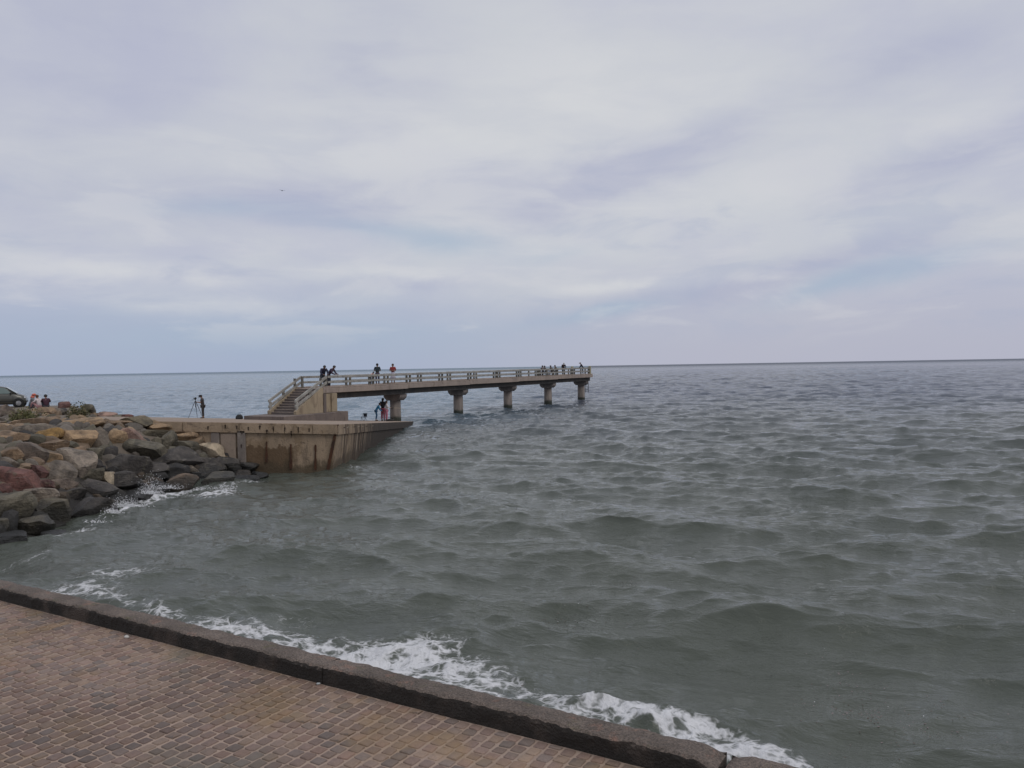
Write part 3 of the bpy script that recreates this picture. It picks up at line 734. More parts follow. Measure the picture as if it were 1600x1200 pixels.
for i, (_, uu, vv, lv, q) in enumerate(cells):
    P = KF((uu, vv, PZ)); rz = ang+rs.uniform(-.05, .05)
    if i < 300:
        o = link('sett', variants[rs.randrange(26)], prom, (P.x, P.y, PZ+.001+rs.uniform(-.0015, .002))); o.rotation_euler = (0, 0, rz+rs.choice((0, math.pi)))
        o.scale = (1, lv/.106, 1)
    else:
        vs_, fs = sett_shape(rs.uniform(.080, .089), lv*.86, rs.uniform(.005, .009), rs.uniform(-.002, .002), rs.uniform(-.002, .002), rs)
        b0 = len(bv); c_, s_ = math.cos(rz), math.sin(rz); zo = PZ+.001+rs.uniform(-.0015, .002)
        bv += [(P.x+a_*c_-b_*s_, P.y+a_*s_+b_*c_, zo+z_) for a_, b_, z_ in vs_]; bf += [[k_+b0 for k_ in f] for f in fs]
        bc += list(sett_tint())*len(vs_)
me = bpy.data.meshes.new('setts'); me.from_pydata(bv, [], bf); me.materials.append(M_sett); me.polygons.foreach_set('use_smooth', [True]*len(bf))
ca = me.color_attributes.new('tint', 'FLOAT_COLOR', 'POINT'); ca.data.foreach_set('color', bc); me.update()
tag(link('setts', me, prom), kind='stuff')

# sea wall: rough coping blocks on a dark wall; the last joint is broken open
m_, t_, b = mat('pitted_coping'); M_cop = m_
geo = t_.new('ShaderNodeNewGeometry'); p = geo.outputs['Position']
c = t_.mix(t_.ramp(t_.noise(p, 2.0, 6, .65), .34, .66), (.105, .084, .070), (.175, .140, .118))
c = t_.mix(t_.m('MULTIPLY', t_.ramp(t_.noise(p, 6.0, 5, .7), .56, .68), .6), c, (.25, .145, .108))
c = t_.mix(t_.m('MULTIPLY', t_.ramp(t_.noise(t_.vm('ADD', p, (4, 4, 4)), 4.5, 5, .7), .56, .7), .55), c, (.115, .105, .055))
v_ = t_.new('ShaderNodeTexVoronoi'); t_.put(v_.inputs['Vector'], p); v_.inputs['Scale'].default_value = 55
sp_ = t_.noise(p, 70, 4, .7)
c = t_.mix(1.0, c, t_.mix(t_.ramp(sp_, .3, .7), (.50, .50, .50), (1.45, 1.42, 1.38)), 'MULTIPLY')
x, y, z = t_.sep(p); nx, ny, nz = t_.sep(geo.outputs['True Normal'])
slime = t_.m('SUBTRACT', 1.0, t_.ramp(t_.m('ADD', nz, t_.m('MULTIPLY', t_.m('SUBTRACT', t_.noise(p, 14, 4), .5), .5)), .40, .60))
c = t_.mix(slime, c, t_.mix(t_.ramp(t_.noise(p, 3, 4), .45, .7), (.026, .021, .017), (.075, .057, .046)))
t_.put(b.inputs['Base Color'], c); b.inputs['Roughness'].default_value = .9
bump(t_, b, t_.m('ADD', sp_, t_.m('MULTIPLY', v_.outputs[0], .8)), .014)
kerb = empty('sea_wall', KA+Vector((0, 0, PZ)))
tag(kerb, 'low dark sea wall with rough coping between the sett paving and the water', 'wall')
def coping(u0, u1, seed, round_end=(0, 0)):
    nu = max(8, int((u1-u0)/.022)); prof = []
    # cross section from the pavement foot, up, over the top and down the sea face
    pr = [(-.192, PZ-.03), (-.193, PZ+.03), (-.195, PZ+.075), (-.196, PZ+.115), (-.190, KZ-.015), (-.175, KZ-.002), (-.14, KZ+.002), (-.095, KZ+.003), (-.05, KZ+.002), (-.01, KZ-.002), (.018, KZ-.012), (.028, KZ-.05), (.03, KZ-.2), (.03, KZ-.6), (.03, -1.0)]
    vs_ = []
    for i in range(nu+1):
        u_ = u0+(u1-u0)*i/nu
        de = min(u_-u0 if round_end[0] else 9, u1-u_ if round_end[1] else 9)
        drop = 0.06*max(0, 1-de/.16)**2
        for j, (vv, zz) in enumerate(pr):
            P = Vector((u_, vv, zz)); s1 = mnoise.fractal((u_*3+seed, vv*6, zz*6), 1, 2, 4); s2 = mnoise.noise((u_*28, vv*28+seed, zz*28)); s3 = mnoise.noise((u_*9, vv*12+seed, zz*12))
            a_ = 1 if zz > PZ-.02 else .2
            edge_ = 1.8 if 3 <= j <= 5 else 1.0
            P.y += (s1*.008+s2*.005*edge_+s3*.006*edge_)*a_-drop*.4*(1 if vv < -.1 else -1)*(zz > PZ)
            P.z += (s1*.006+s2*.005*edge_+s3*.005)*a_-drop*(zz > PZ+.1)
            vs_.append(P)
    k_ = len(pr); fs = [(i*k_+j, (i+1)*k_+j, (i+1)*k_+j+1, i*k_+j+1) for i in range(nu) for j in range(k_-1)]
    fs += [list(range(k_-1, -1, -1)), list(range(nu*k_, nu*k_+k_))]
    mb = MB(KF); mb.add(vs_, fs); return mb.build('coping_block', M_cop, kerb, smooth=False)
cuts = [-8.0, -2.4, 2.05, 5.35, 8.58]
for i in range(4): coping(cuts[i]+.003, cuts[i+1]-.003 if i < 3 else cuts[i+1]-.012, i*7.3, (0, 1 if i == 3 else 0))
o = coping(8.60, 13.0, 51.0, (1, 0)); o['label'] = 'coping block past the broken joint'; o.location.z -= .012
coping(13.01, 30.0, 77.0)
# a pale shell and grit lying at the foot of the kerb
def litter(px, py, r_, colr, lab, cat, nm):
    P = at_z(px, py, PZ+.015); mb = MB(); bm = bmesh.new(); bmesh.ops.create_icosphere(bm, subdivisions=2, radius=1)
    for v in bm.verts: v.co = Vector((v.co.x*r_, v.co.y*r_*.6, v.co.z*r_*.4))*(1+.25*mnoise.noise(v.co*2+Vector((px, 0, 0))))
    bm.verts.index_update(); mb.add([v.co for v in bm.verts], [[v.index for v in f.verts] for f in bm.faces]); bm.free()
    o = mb.local(nm, plain(nm+'_surface', colr, .6), None, True); o.location = P; o.rotation_euler = (0, 0, random.uniform(0, 3)); tag(o, lab, cat)
litter(198, 995, .035, (.5, .48, .44), 'small white pebble at the foot of the kerb, far left', 'pebble', 'pebble')
litter(497.5, 1068, .02, (.32, .34, .34), 'small grey pebble at the foot of the kerb, mid paving', 'pebble', 'pebble')

# ------------------------------------------------------------------ sea
def sea_grid():
    rr = []; r_ = 4.0
    while r_ < 30000:
        rr.append(r_)
        if r_ < 12: r_ += .055
        elif r_ < 650: r_ *= 1.0046
        else: r_ *= 1.05
    th = np.linspace(R(-58), R(56), 1000)
    rr = np.array(rr); Rr, Th = np.meshgrid(rr, th, indexing='ij')
    sp = np.maximum(np.gradient(rr)[:, None]*np.ones_like(Th)*.55, Rr*(th[1]-th[0]))
    return Rr*np.sin(Th), Rr*np.cos(Th), sp
WX, WY, WS = sea_grid()
FOAM = [  # x, y, rx, ry, tilt(deg), strength : the white water seen along the wall and the rocks
 (375,972,80,20,-8,1.0),(440,985,60,20,-10,.9),(330,965,45,12,-8,.8),(510,1003,80,24,-10,.95),(590,1010,90,28,-8,1.1),(650,1005,80,24,-8,1.05),(690,1030,100,30,-12,1.05),(620,1038,110,24,-14,1.0),
 (745,1055,90,26,-14,.9),(800,1076,90,20,-16,.8),(460,950,70,9,-4,.42),(890,1098,80,20,-16,.95),(970,1116,90,24,-16,1.05),(1040,1130,90,28,-16,1.1),(1090,1142,80,30,-12,1.1),(1140,1160,100,32,-12,1.1),(1200,1178,100,34,-12,1.05),(1255,1196,90,30,-12,1.0),
 *[(x_, 900+.2336*x_, 75, 20, -13, .46+.30*math.sin(x_*.017+1.0)) for x_ in range(300, 1330, 60)], (700,1065,150,20,-17,.8),(560,1025,150,18,-14,.9),(950,1135,150,22,-17,.8),(1320,1205,90,24,-10,.8),
 (175,884,60,11,2,.72),(130,912,50,15,-10,.85),(225,946,80,9,-14,.7),(160,925,55,10,-14,.7),(90,915,50,8,-8,.6),(330,880,70,7,0,.3),(60,860,40,5,8,.5),
 (262,767,55,11,12,1.0),(200,792,45,13,22,1.1),(235,778,34,14,20,1.2),(150,817,45,10,20,.95),(115,832,40,8,10,.7),(335,766,44,8,6,.9),(365,755,44,6,10,.7),(405,748,30,5,10,.6),(40,858,60,5,10,.55),
 (690,1018,80,14,-10,.9),(560,728,22,5,0,.5),(1245,790,30,3,0,.3),(930,735,40,4,0,.25),(770,1040,70,12,-10,.7),(840,1080,70,10,-15,.7),(540,980,60,8,-6,.5),(850,1046,60,6,-10,.35),(440,800,80,10,0,.22),(900,1065,120,8,-12,.3)]
def foam_field(X, Y):
    f = np.zeros_like(X)
    for px, py, rx, ry, tl, st in FOAM:
        P = at_z(px, py, .1); rx, ry = rx*1.15, ry*1.3; a_ = rx*P.y/FPX; b_ = ry*P.y*P.y/(FPX*CAMH)
        # tilt as seen in the picture, turned into a tilt on the water
        P2 = at_z(px+rx, py-rx*math.tan(R(tl)), .1); ph = math.atan2(P2.y-P.y, P2.x-P.x); L_ = math.hypot(P2.x-P.x, P2.y-P.y)
        dx, dy = X-P.x, Y-P.y; u_ = (dx*math.cos(ph)+dy*math.sin(ph))/L_; v_ = (-dx*math.sin(ph)+dy*math.cos(ph))/(b_*abs(math.cos(ph)))
        f = np.maximum(f, st*np.exp(-(u_*u_+v_*v_)*1.1))
    return f
shelter = 1-.22*sst(-6.5, -11, WX+.5*(WY-62)*(WY > 62)*-.53)*sst(50, 60, WY)
FO = foam_field(WX, WY)
comp = np.random.default_rng(3)
mean_dir = math.atan2(-.94, -.34)
ZX = np.zeros_like(WX); ZY = np.zeros_like(WX); ZZ = np.zeros_like(WX)
# wavelength range, number of wave trains, spread of their headings, total rms slope
for l0, l1, nw, spread, tot in ((4.2, 8.0, 12, .24, .060), (1.2, 4.2, 50, .42, .145), (.28, 1.2, 90, .58, .20)):
    each = tot*math.sqrt(2.0/nw)
    for i in range(nw):
        L_ = l1*(l0/l1)**((i+comp.uniform(0, 1))/nw); k_ = 2*math.pi/L_
        a0 = mean_dir+comp.normal()*spread; amp = each/k_*comp.uniform(.6, 1.35); ph = comp.uniform(0, 6.283)
        fade = sst(2.0, 4.0, L_/WS)
        rows = fade.max(1) > 0
        if not rows.any(): continue
        X_, Y_ = WX[rows], WY[rows]
        cx, cy = math.cos(a0), math.sin(a0)
        arg = k_*(cx*X_+cy*Y_)+ph+.35*np.sin(.21*X_+.13*Y_+ph); A = amp*fade[rows]*shelter[rows]; sn, cs = np.sin(arg), np.cos(arg)
        ZZ[rows] += A*cs
        ZX[rows] -= 1.1*A*cx*sn; ZY[rows] -= 1.1*A*cy*sn
# gusts: patches of rougher and calmer water
gust = .84+.32*(.5+.5*np.sin(WX*.11+1.3+1.2*np.sin(WY*.05))*np.cos(WY*.09+.7))
ZZ *= gust; ZX *= gust; ZY *= gust
lump = np.zeros_like(WX)
near = WY < 40
lump[near] = np.array([mnoise.fractal((a_*2.3, b_*2.3, 1.7), 1, 2, 4) for a_, b_ in zip(WX[near][:], WY[near][:])]) if near.sum() < 600000 else 0
ZZ += FO*(.03+.08*lump)
swirl = sst(.15, .6, FO)
me = grid_mesh('sea', WX+ZX, WY+ZY, ZZ, None)
fa = me.attributes.new('foam', 'FLOAT', 'POINT'); fa.data.foreach_set('value', FO.astype(np.float32).ravel())
ha = me.attributes.new('crest', 'FLOAT', 'POINT'); ha.data.foreach_set('value', ZZ.astype(np.float32).ravel())
m_, t_, b = mat('sea_water'); me.materials.clear(); me.materials.append(m_)
p = t_.new('ShaderNodeNewGeometry').outputs['Position']; x, y, z = t_.sep(p)
flat = t_.comb(x, y, 0.0)
# base colour of the water: turbid green inshore, blue-grey further out, brighter sky reflection painted in as pale turquoise behind the mole
off_sh = t_.ramp(t_.m('ADD', y, t_.m('MULTIPLY', t_.noise(flat, .03, 3), 60.0)), 40.0, 150.0)
green = t_.mix(t_.noise(flat, .35, 4), (.052, .061, .049), (.082, .090, .070))
c = t_.mix(off_sh, green, (.046, .060, .090))
t_.put(b.inputs['Specular IOR Level'], t_.m('SUBTRACT', .5, t_.m('MULTIPLY', t_.ramp(y, 60.0, 400.0), .25)))
sky_refl = t_.m('MULTIPLY', t_.m('SUBTRACT', 1.0, t_.ramp(t_.m('ADD', x, t_.m('MULTIPLY', y, -.10)), -24.0, 0.0)), t_.ramp(y, 50.0, 64.0))
c = t_.mix(t_.m('MULTIPLY', sky_refl, .85), c, (.115, .180, .235))
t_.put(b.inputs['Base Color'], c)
b.inputs['IOR'].default_value = 1.333; t_.put(b.inputs['Roughness'], t_.m('ADD', .045, t_.m('MULTIPLY', t_.ramp(y, 120.0, 2600.0), .36)))   # open water: the chop no pixel can show
ca_, sa_ = math.cos(mean_dir), math.sin(mean_dir)
along = t_.m('ADD', t_.m('MULTIPLY', x, ca_), t_.m('MULTIPLY', y, sa_)); across = t_.m('MULTIPLY', t_.m('SUBTRACT', t_.m('MULTIPLY', x, sa_), t_.m('MULTIPLY', y, ca_)), .40)
wv = t_.comb(along, across, 0.0)
r1 = t_.noise(wv, 1.15, 7, .66, .3); r2_ = t_.noise(wv, 5.5, 5, .65, .4)
calm = t_.ramp(t_.noise(flat, .16, 3, .5, .6), .32, .62)
hh_ = t_.m('ADD', t_.m('MULTIPLY', r1, t_.m('ADD', .11, t_.m('MULTIPLY', t_.ramp(y, 30.0, 160.0), .48))), t_.m('MULTIPLY', t_.m('MULTIPLY', r2_, .07), t_.m('ADD', .45, t_.m('MULTIPLY', calm, .8))))
bn = t_.new('ShaderNodeBump'); bn.inputs['Distance'].default_value = 1.0; bn.inputs['Strength'].default_value = .8; t_.put(bn.inputs['Height'], hh_)
t_.l.new(bn.outputs[0], b.inputs['Normal'])
# foam lace
fo = t_.attr('foam').outputs['Fac']
warp = t_.vm('ADD', flat, t_.vm('SCALE', t_.vm('SUBTRACT', t_.noise(flat, 1.4, 4, .6, col=True), (.5, .5, .5))))
warp.node.inputs[1].links[0].from_node.inputs[3].default_value = .9
vo = t_.new('ShaderNodeTexVoronoi', feature='DISTANCE_TO_EDGE'); t_.put(vo.inputs['Vector'], warp); vo.inputs['Scale'].default_value = 2.6
vo2 = t_.new('ShaderNodeTexVoronoi', feature='DISTANCE_TO_EDGE'); t_.put(vo2.inputs['Vector'], warp); vo2.inputs['Scale'].default_value = 7.0
lace = t_.m('SUBTRACT', 1.0, t_.m('MINIMUM', t_.m('MULTIPLY', vo.outputs[0], 3.2), 1.0))
lace2 = t_.m('SUBTRACT', 1.0, t_.m('MINIMUM', t_.m('MULTIPLY', vo2.outputs[0], 3.6), 1.0))
pat = t_.m('ADD', t_.m('MULTIPLY', lace, .50), t_.m('ADD', t_.m('MULTIPLY', lace2, .30), t_.m('MULTIPLY', t_.noise(flat, 1.1, 6, .7, .5), .62)))
fm = t_.ramp(t_.m('ADD', t_.m('MULTIPLY', fo, .98), t_.m('SUBTRACT', pat, 1.27)), .0, .55)
# a few small breaking tips on the highest crests
tip = t_.m('MULTIPLY', t_.ramp(t_.m('ADD', t_.attr('crest').outputs['Fac'], t_.m('MULTIPLY', t_.m('SUBTRACT', t_.noise(flat, 3.0, 4, .7), .5), .35)), .40, .50), .35)
fm = t_.m('MAXIMUM', fm, tip)
fb = t_.new('ShaderNodeBsdfPrincipled'); fb.inputs['Roughness'].default_value = .9
t_.put(fb.inputs['Base Color'], t_.mix(t_.noise(flat, 6, 4), (.52, .52, .53), (.78, .78, .79)))
bn2 = t_.new('ShaderNodeBump'); bn2.inputs['Distance'].default_value = .03; t_.put(bn2.inputs['Height'], t_.m('ADD', pat, t_.noise(flat, 18, 4, .7))); t_.l.new(bn2.outputs[0], fb.inputs['Normal'])
mx = t_.new('ShaderNodeMixShader'); t_.put(mx.inputs[0], t_.m('MULTIPLY', fm, .93)); t_.l.new(b.outputs[0], mx.inputs[1]); t_.l.new(fb.outputs[0], mx.inputs[2])
out = [n_ for n_ in t_.n if n_.type == 'OUTPUT_MATERIAL'][0]; t_.l.new(mx.outputs[0], out.inputs[0])
sea = link('sea', me); tag(sea, kind='structure')

# spray thrown up where the swell meets the rocks, and bits floating on the water
def bits(name, items, m_, label, cat, sub=1):
    V, F = ico(sub); av, af, ac = [], [], []
    rg = np.random.default_rng(len(items))
    for P, r_, sq, colr in items:
        A = np.array(Matrix.Rotation(rg.uniform(0, 6.28), 3, 'Z')); v_ = (V*np.array(sq)*r_*(1+.25*rg.normal(size=(len(V), 1))))@A
        b0 = len(av); av.extend((v_+np.array(P)).tolist()); af.extend([[q_+b0 for q_ in f] for f in F]); ac.extend([list(colr)+[1]]*len(V))
    me = bpy.data.meshes.new(name); me.from_pydata(av, [], af); me.update()
    ca = me.color_attributes.new('tint', 'FLOAT_COLOR', 'POINT'); ca.data.foreach_set('color', np.array(ac, np.float32).ravel()); me.materials.append(m_)
    return tag(link(name, me), label, cat, kind='stuff')
m_, t_, b = mat('small_bits'); t_.put(b.inputs['Base Color'], t_.attr('tint').outputs['Color']); b.inputs['Roughness'].default_value = .6; M_bits = m_
it = []
rg = random.Random(9)
for (px, py, wx_, hy_, n_) in ((236, 772, 20, 24, 900), (200, 792, 26, 15, 700), (178, 802, 14, 10, 260), (262, 764, 26, 8, 260), (150, 817, 22, 5, 70), (330, 764, 40, 4, 70)):
    for _ in range(n_):
        gx, gy = rg.gauss(0, .5)*wx_, -abs(rg.gauss(0, .5))*hy_
        base_ = at_z(px+gx, py+6, .12); Y = base_.y-.3
        P = at_y(px+gx, py+gy, Y)
        it.append((P, rg.uniform(.003, .008)*(1.5 if gy > -5 else 1), (1.1, 1, 1.3), (.8, .8, .82)))
bits('sea_spray', it, M_bits, 'white spray thrown up by waves against the dark rocks', 'spray')
it = []
for (px, py, wx_, hy_, n_, cols) in ((430, 800, 75, 20, 260, 'pbw'), (560, 770, 60, 16, 60, 'pb'), (900, 955, 60, 22, 150, 'bdw'), (985, 905, 20, 10, 40, 'bdw'), (1400, 1110, 120, 45, 130, 'pbw'), (1310, 1060, 60, 35, 70, 'pbw'), (40, 880, 40, 10, 40, 'pb'), (290, 880, 40, 10, 50, 'pbd'), (1100, 1000, 350, 90, 50, 'bd'), (900, 870, 500, 80, 30, 'bd')):
    for _ in range(n_):
        P = at_z(px+rg.gauss(0, .6)*wx_, py+rg.gauss(0, .6)*hy_, .05)
        i_ = np.argmin((WX[::3, ::3]-P.x)**2+(WY[::3, ::3]-P.y)**2)
        P.z = float(ZZ[::3, ::3].ravel()[i_])+.01
        cc = {'p': (.20, .15, .15), 'b': (.09, .065, .05), 'd': (.03, .028, .025), 'w': (.6, .6, .6)}[rg.choice(cols if rg.random() > .93 else cols[:2])]
        it.append((P, rg.uniform(.004, .010), (1.7, .8, .35), cc))
bits('floating_debris', it, M_bits, 'brown weed scraps and pale litter floating in patches on the sea', 'debris')

# ------------------------------------------------------------------ shrubs on the crest
def shrub(px, py, wpx, hpx, cols, label, seed):
    P = hit_ground(px, py+hpx*.45); z0 = gz(P.x, P.y); hw, hh = wpx*P.y/FPX/2, hpx*P.y/FPX
    root = empty('low_shrub', (P.x, P.y, z0)); tag(root, label, 'shrub', 'shrubs on the rock crest'); rg = random.Random(seed)
    mb = MB()
    for i in range(9):
        a = rg.uniform(0, 6.28); mb.tube((rg.uniform(-.1, .1), rg.uniform(-.1, .1), -.15), (math.cos(a)*hw*.6, math.sin(a)*hw*.4, hh*rg.uniform(.5, .8)), .014, .005, 5)
    mb.local('stem', plain('shrub_stem', (.09, .065, .04), .9), root)
    lm = []
    for cc in cols:
        m_, t_, b = mat('shrub_leaf'); t_.put(b.inputs['Base Color'], t_.mix(t_.noise(t_.new('ShaderNodeTexCoord').outputs['Object'], 4, 3), tuple(k*.7 for k in cc), tuple(k*1.3 for k in cc))); b.inputs['Roughness'].default_value = .7; lm.append(m_)
    mb = MB(); clumps = [(rg.gauss(0, .45)*hw, rg.gauss(0, .3)*hw*.7, abs(rg.gauss(.45, .28))*hh) for _ in range(26)]
    for _ in range(1500):
        cx, cy, cz = rg.choice(clumps); s_ = .16*hw
        q = Vector((cx+rg.gauss(0, s_), cy+rg.gauss(0, s_), max(.02, cz+rg.gauss(0, .16*hh))))
        if (q.x/hw)**2+(q.z/hh/1.1)**2 > 1.1: continue
        n_ = Vector((rg.gauss(0, 1), rg.gauss(0, 1), rg.gauss(.4, 1))).normalized(); u_ = n_.orthogonal().normalized(); v_ = n_.cross(u_); L_ = rg.uniform(.03, .07); w_ = L_*.4
        mb.cur = rg.randrange(len(cols)); mb.add([q-u_*L_, q+v_*w_, q+u_*L_, q-v_*w_], [(0, 1, 2, 3)])
    mb.local('foliage', lm, root)
shrub(42, 651, 62, 24, [(.10, .10, .028), (.14, .13, .045), (.07, .075, .025)], 'wide yellow green bush on the rocks below the car', 1)
shrub(122, 646, 40, 26, [(.05, .055, .022), (.085, .085, .03), (.12, .10, .04)], 'round dark green bush on the rocks right of the wide one', 2)

# ------------------------------------------------------------------ people
def skin(verts, edges, radii, sub=1):
    me = bpy.data.meshes.new('tmp'); me.from_pydata(verts, edges, []); o = bpy.data.objects.new('tmp', me); COL.objects.link(o)
    md = o.modifiers.new('s', 'SKIN'); md.use_smooth_shade = True
    for i, r_ in enumerate(radii):
        q = me.skin_vertices[0].data[i]; q.radius = r_ if hasattr(r_, '__len__') else (r_, r_); q.use_root = i == 0
    ss = o.modifiers.new('u', 'SUBSURF'); ss.levels = sub; ss.render_levels = sub
    dg = bpy.context.evaluated_depsgraph_get(); ev = o.evaluated_get(dg); m2 = bpy.data.meshes.new_from_object(ev)
    V = [v.co.copy() for v in m2.vertices]; F = [list(q.vertices) for q in m2.polygons]
    bpy.data.objects.remove(o); bpy.data.meshes.remove(me); bpy.data.meshes.remove(m2)
    return V, F
def rotx(p_, c_, a): 
    y_, z_ = p_.y-c_.y, p_.z-c_.z; return Vector((p_.x, c_.y+y_*math.cos(a)+z_*math.sin(a), c_.z-y_*math.sin(a)+z_*math.cos(a)))
HAIR = (.014, .011, .010); SKIN = (.22, .12, .08)
M_skin = plain('skin', SKIN, .6, 0, .15); M_hair = plain('hair', HAIR, .6); M_eye = plain('eye', (.02, .015, .012), .3); M_shoe = plain('shoe', (.05, .04, .035), .6)
def person(loc, yaw, height, pose, topc, botc, label, hairc=HAIR, sleeve='long', legs='trousers', hat=None, build=1.0, longhair=False, head_down=0.0, arm=None):
    k = height/1.72; root = empty('person', loc, yaw); root.scale = (k, k, k)
    tag(root, label, 'person', 'people on and around the pier')
    J = {'pel': (0, 0, .93), 'wai': (0, .005, 1.07), 'che': (0, .01, 1.27), 'nek': (0, .0, 1.44), 'hb': (0, .015, 1.51), 'hc': (0, .03, 1.59), 'ht': (0, .02, 1.67)}
    for s_, n_ in ((-1, 'L'), (1, 'R')):
        J.update({'sh'+n_: (s_*.175, 0, 1.395), 'el'+n_: (s_*.225, -.02, 1.13), 'wr'+n_: (s_*.235, .05, .89), 'pa'+n_: (s_*.235, .07, .81),
                  'hi'+n_: (s_*.09, 0, .88), 'kn'+n_: (s_*.10, .015, .49), 'an'+n_: (s_*.10, -.02, .09), 'to'+n_: (s_*.12, .13, .035)})
    J = {a_: Vector(b_) for a_, b_ in J.items()}
    up = ['wai', 'che', 'nek', 'hb', 'hc', 'ht', 'shL', 'shR', 'elL', 'elR', 'wrL', 'wrR', 'paL', 'paR']
    def bend(a, what=up, c_=None):
        c0 = c_ or J['pel'].copy()
        for q in what: J[q] = rotx(J[q], c0, a)
    def setarm(n_, el, wr, pa): J['el'+n_] = Vector(el); J['wr'+n_] = Vector(wr); J['pa'+n_] = Vector(pa)
    if pose == 'lean':                # forearms on a rail in front
        bend(R(38)); J['pel'].y -= .10
        for n_, s_ in (('L', -1), ('R', 1)):
            sh = J['sh'+n_]; setarm(n_, (s_*.26, sh.y+.10, 1.02), (s_*.16, sh.y+.30, .93), (s_*.11, sh.y+.37, .93))
        for q in ('hb', 'hc', 'ht'): pass
    elif pose == 'phone':             # looking down at something held in both hands
        bend(R(6)); 
        for n_, s_ in (('L', -1), ('R', 1)): setarm(n_, (s_*.24, .08, 1.13), (s_*.09, .32, 1.16), (s_*.05, .39, 1.18))
    elif pose == 'bendover':
        bend(R(30)); J['knL'].y += .05; J['knR'].y += .05
        for n_, s_ in (('L', -1), ('R', 1)): sh = J['sh'+n_]; setarm(n_, (s_*.20, sh.y+.10, 1.00), (s_*.12, sh.y+.28, .88), (s_*.10, sh.y+.34, .84))
    elif pose == 'rod':
        for n_, s_ in (('L', -1), ('R', 1)): setarm(n_, (s_*.22, .06, 1.14), (s_*.09, .29, 1.10), (s_*.06, .36, 1.09))
    elif pose == 'folded':
        for n_, s_ in (('L', -1), ('R', 1)): setarm(n_, (s_*.25, .04, 1.12), (s_*.02, .21, 1.14), (-s_*.07, .19, 1.15))
    elif pose == 'sit':
        dz_ = -.79
        for q in J: J[q] = J[q]+Vector((0, 0, dz_))
        for n_, s_ in (('L', -1), ('R', 1)):
            J['hi'+n_] = Vector((s_*.10, .03, .11)); J['kn'+n_] = Vector((s_*.17, .40, .40)); J['an'+n_] = Vector((s_*.13, .58, .07)); J['to'+n_] = Vector((s_*.14, .74, .035))
        bend(R(14))
        for n_, s_ in (('L', -1), ('R', 1)): setarm(n_, (s_*.25, .16, .42), (s_*.12, .38, .45), (s_*.07, .45, .45))
    elif pose == 'stool':             # sitting on the low rail or a seat 0.45 m up
        for q in J: J[q] = J[q]+Vector((0, 0, -.40))
        for n_, s_ in (('L', -1), ('R', 1)):
            J['hi'+n_] = Vector((s_*.10, .03, .50)); J['kn'+n_] = Vector((s_*.14, .45, .50)); J['an'+n_] = Vector((s_*.13, .45, .09)); J['to'+n_] = Vector((s_*.14, .60, .035))
        bend(R(16))
        for n_, s_ in (('L', -1), ('R', 1)): setarm(n_, (s_*.25, .22, .78), (s_*.13, .42, .66), (s_*.10, .49, .62))
    elif pose == 'stride':
        J['knL'].y += .14; J['anL'].y += .10; J['toL'].y += .10; J['anR'].y -= .16; J['toR'].y -= .14; J['elL'].y -= .1; J['wrL'].y -= .12; J['paL'].y -= .12
    if head_down: 
        for q in ('hc', 'ht'): J[q] = rotx(J[q], J['hb'], head_down)
    names = list(J); ix = {n_: i for i, n_ in enumerate(names)}
    E_ = [('pel', 'wai'), ('wai', 'che'), ('che', 'nek'), ('nek', 'hb'), ('hb', 'hc'), ('hc', 'ht')]
    for n_ in 'LR': E_ += [('che', 'sh'+n_), ('sh'+n_, 'el'+n_), ('el'+n_, 'wr'+n_), ('wr'+n_, 'pa'+n_), ('pel', 'hi'+n_), ('hi'+n_, 'kn'+n_), ('kn'+n_, 'an'+n_), ('an'+n_, 'to'+n_)]
    Rb = {'pel': (.125, .10), 'wai': (.115, .09), 'che': (.13, .10), 'nek': .06, 'hb': .058, 'hc': (.082, .10), 'ht': (.055, .065)}
    for n_ in 'LR': Rb.update({'sh'+n_: .058, 'el'+n_: .042, 'wr'+n_: .030, 'pa'+n_: (.040, .024), 'hi'+n_: .085, 'kn'+n_: .056, 'an'+n_: .042, 'to'+n_: .034})
    V, F = skin([J[n_] for n_ in names], [(ix[a_], ix[b_]) for a_, b_ in E_], [Rb[n_] for n_ in names])
    mb = MB(); mb.add(V, F)
    fwd = (J['ht']-J['hb']).normalized(); face = Vector((0, 1, 0)); face = (face-fwd*face.dot(fwd)).normalized(); hc = J['hc']; side_ = Vector((1, 0, 0))
    mb.tube(hc+face*.085+fwd*.01, hc+face*.115-fwd*.03, .010, .018, 6)                       # nose
    mb.add([hc+face*.085-fwd*.055+side_*.025, hc+face*.085-fwd*.055-side_*.025, hc+face*.095-fwd*.065-side_*.02, hc+face*.095-fwd*.065+side_*.02], [(0, 1, 2, 3)])
    for s_ in (-1, 1): mb.ball(hc+side_*s_*.085-fwd*.01, (.014, .028, .035), 1)               # ears
    for n_, s_ in (('L', -1), ('R', 1)):                                                      # fingers and thumb
        pa, wr = J['pa'+n_], J['wr'+n_]; dr = (pa-wr).normalized(); sd = dr.cross(Vector((0, 0, 1)) if abs(dr.z) < .8 else Vector((0, 1, 0))).normalized(); cu = dr.cross(sd)
        for i, L_ in enumerate((.068, .078, .073, .055)):
            b0 = pa+sd*(i-1.5)*.019; m0 = b0+dr*L_*.6; e0 = m0+(dr*.7+cu*.6*s_).normalized()*L_*.45
            mb.tube(b0, m0, .0095, .0085, 6); mb.tube(m0, e0, .0085, .007, 6)
        tb_ = wr+(pa-wr)*.5-sd*.03; mb.tube(tb_, tb_-sd*.025+dr*.045, .012, .009, 6)
    body = mb.local('body', M_skin, root, True)
    mb = MB()
    for s_ in (-1, 1): mb.ball(hc+face*.088+fwd*.012+side_*s_*.034, (.012, .012, .010), 1)
    mb.local('eyes', M_eye, root)
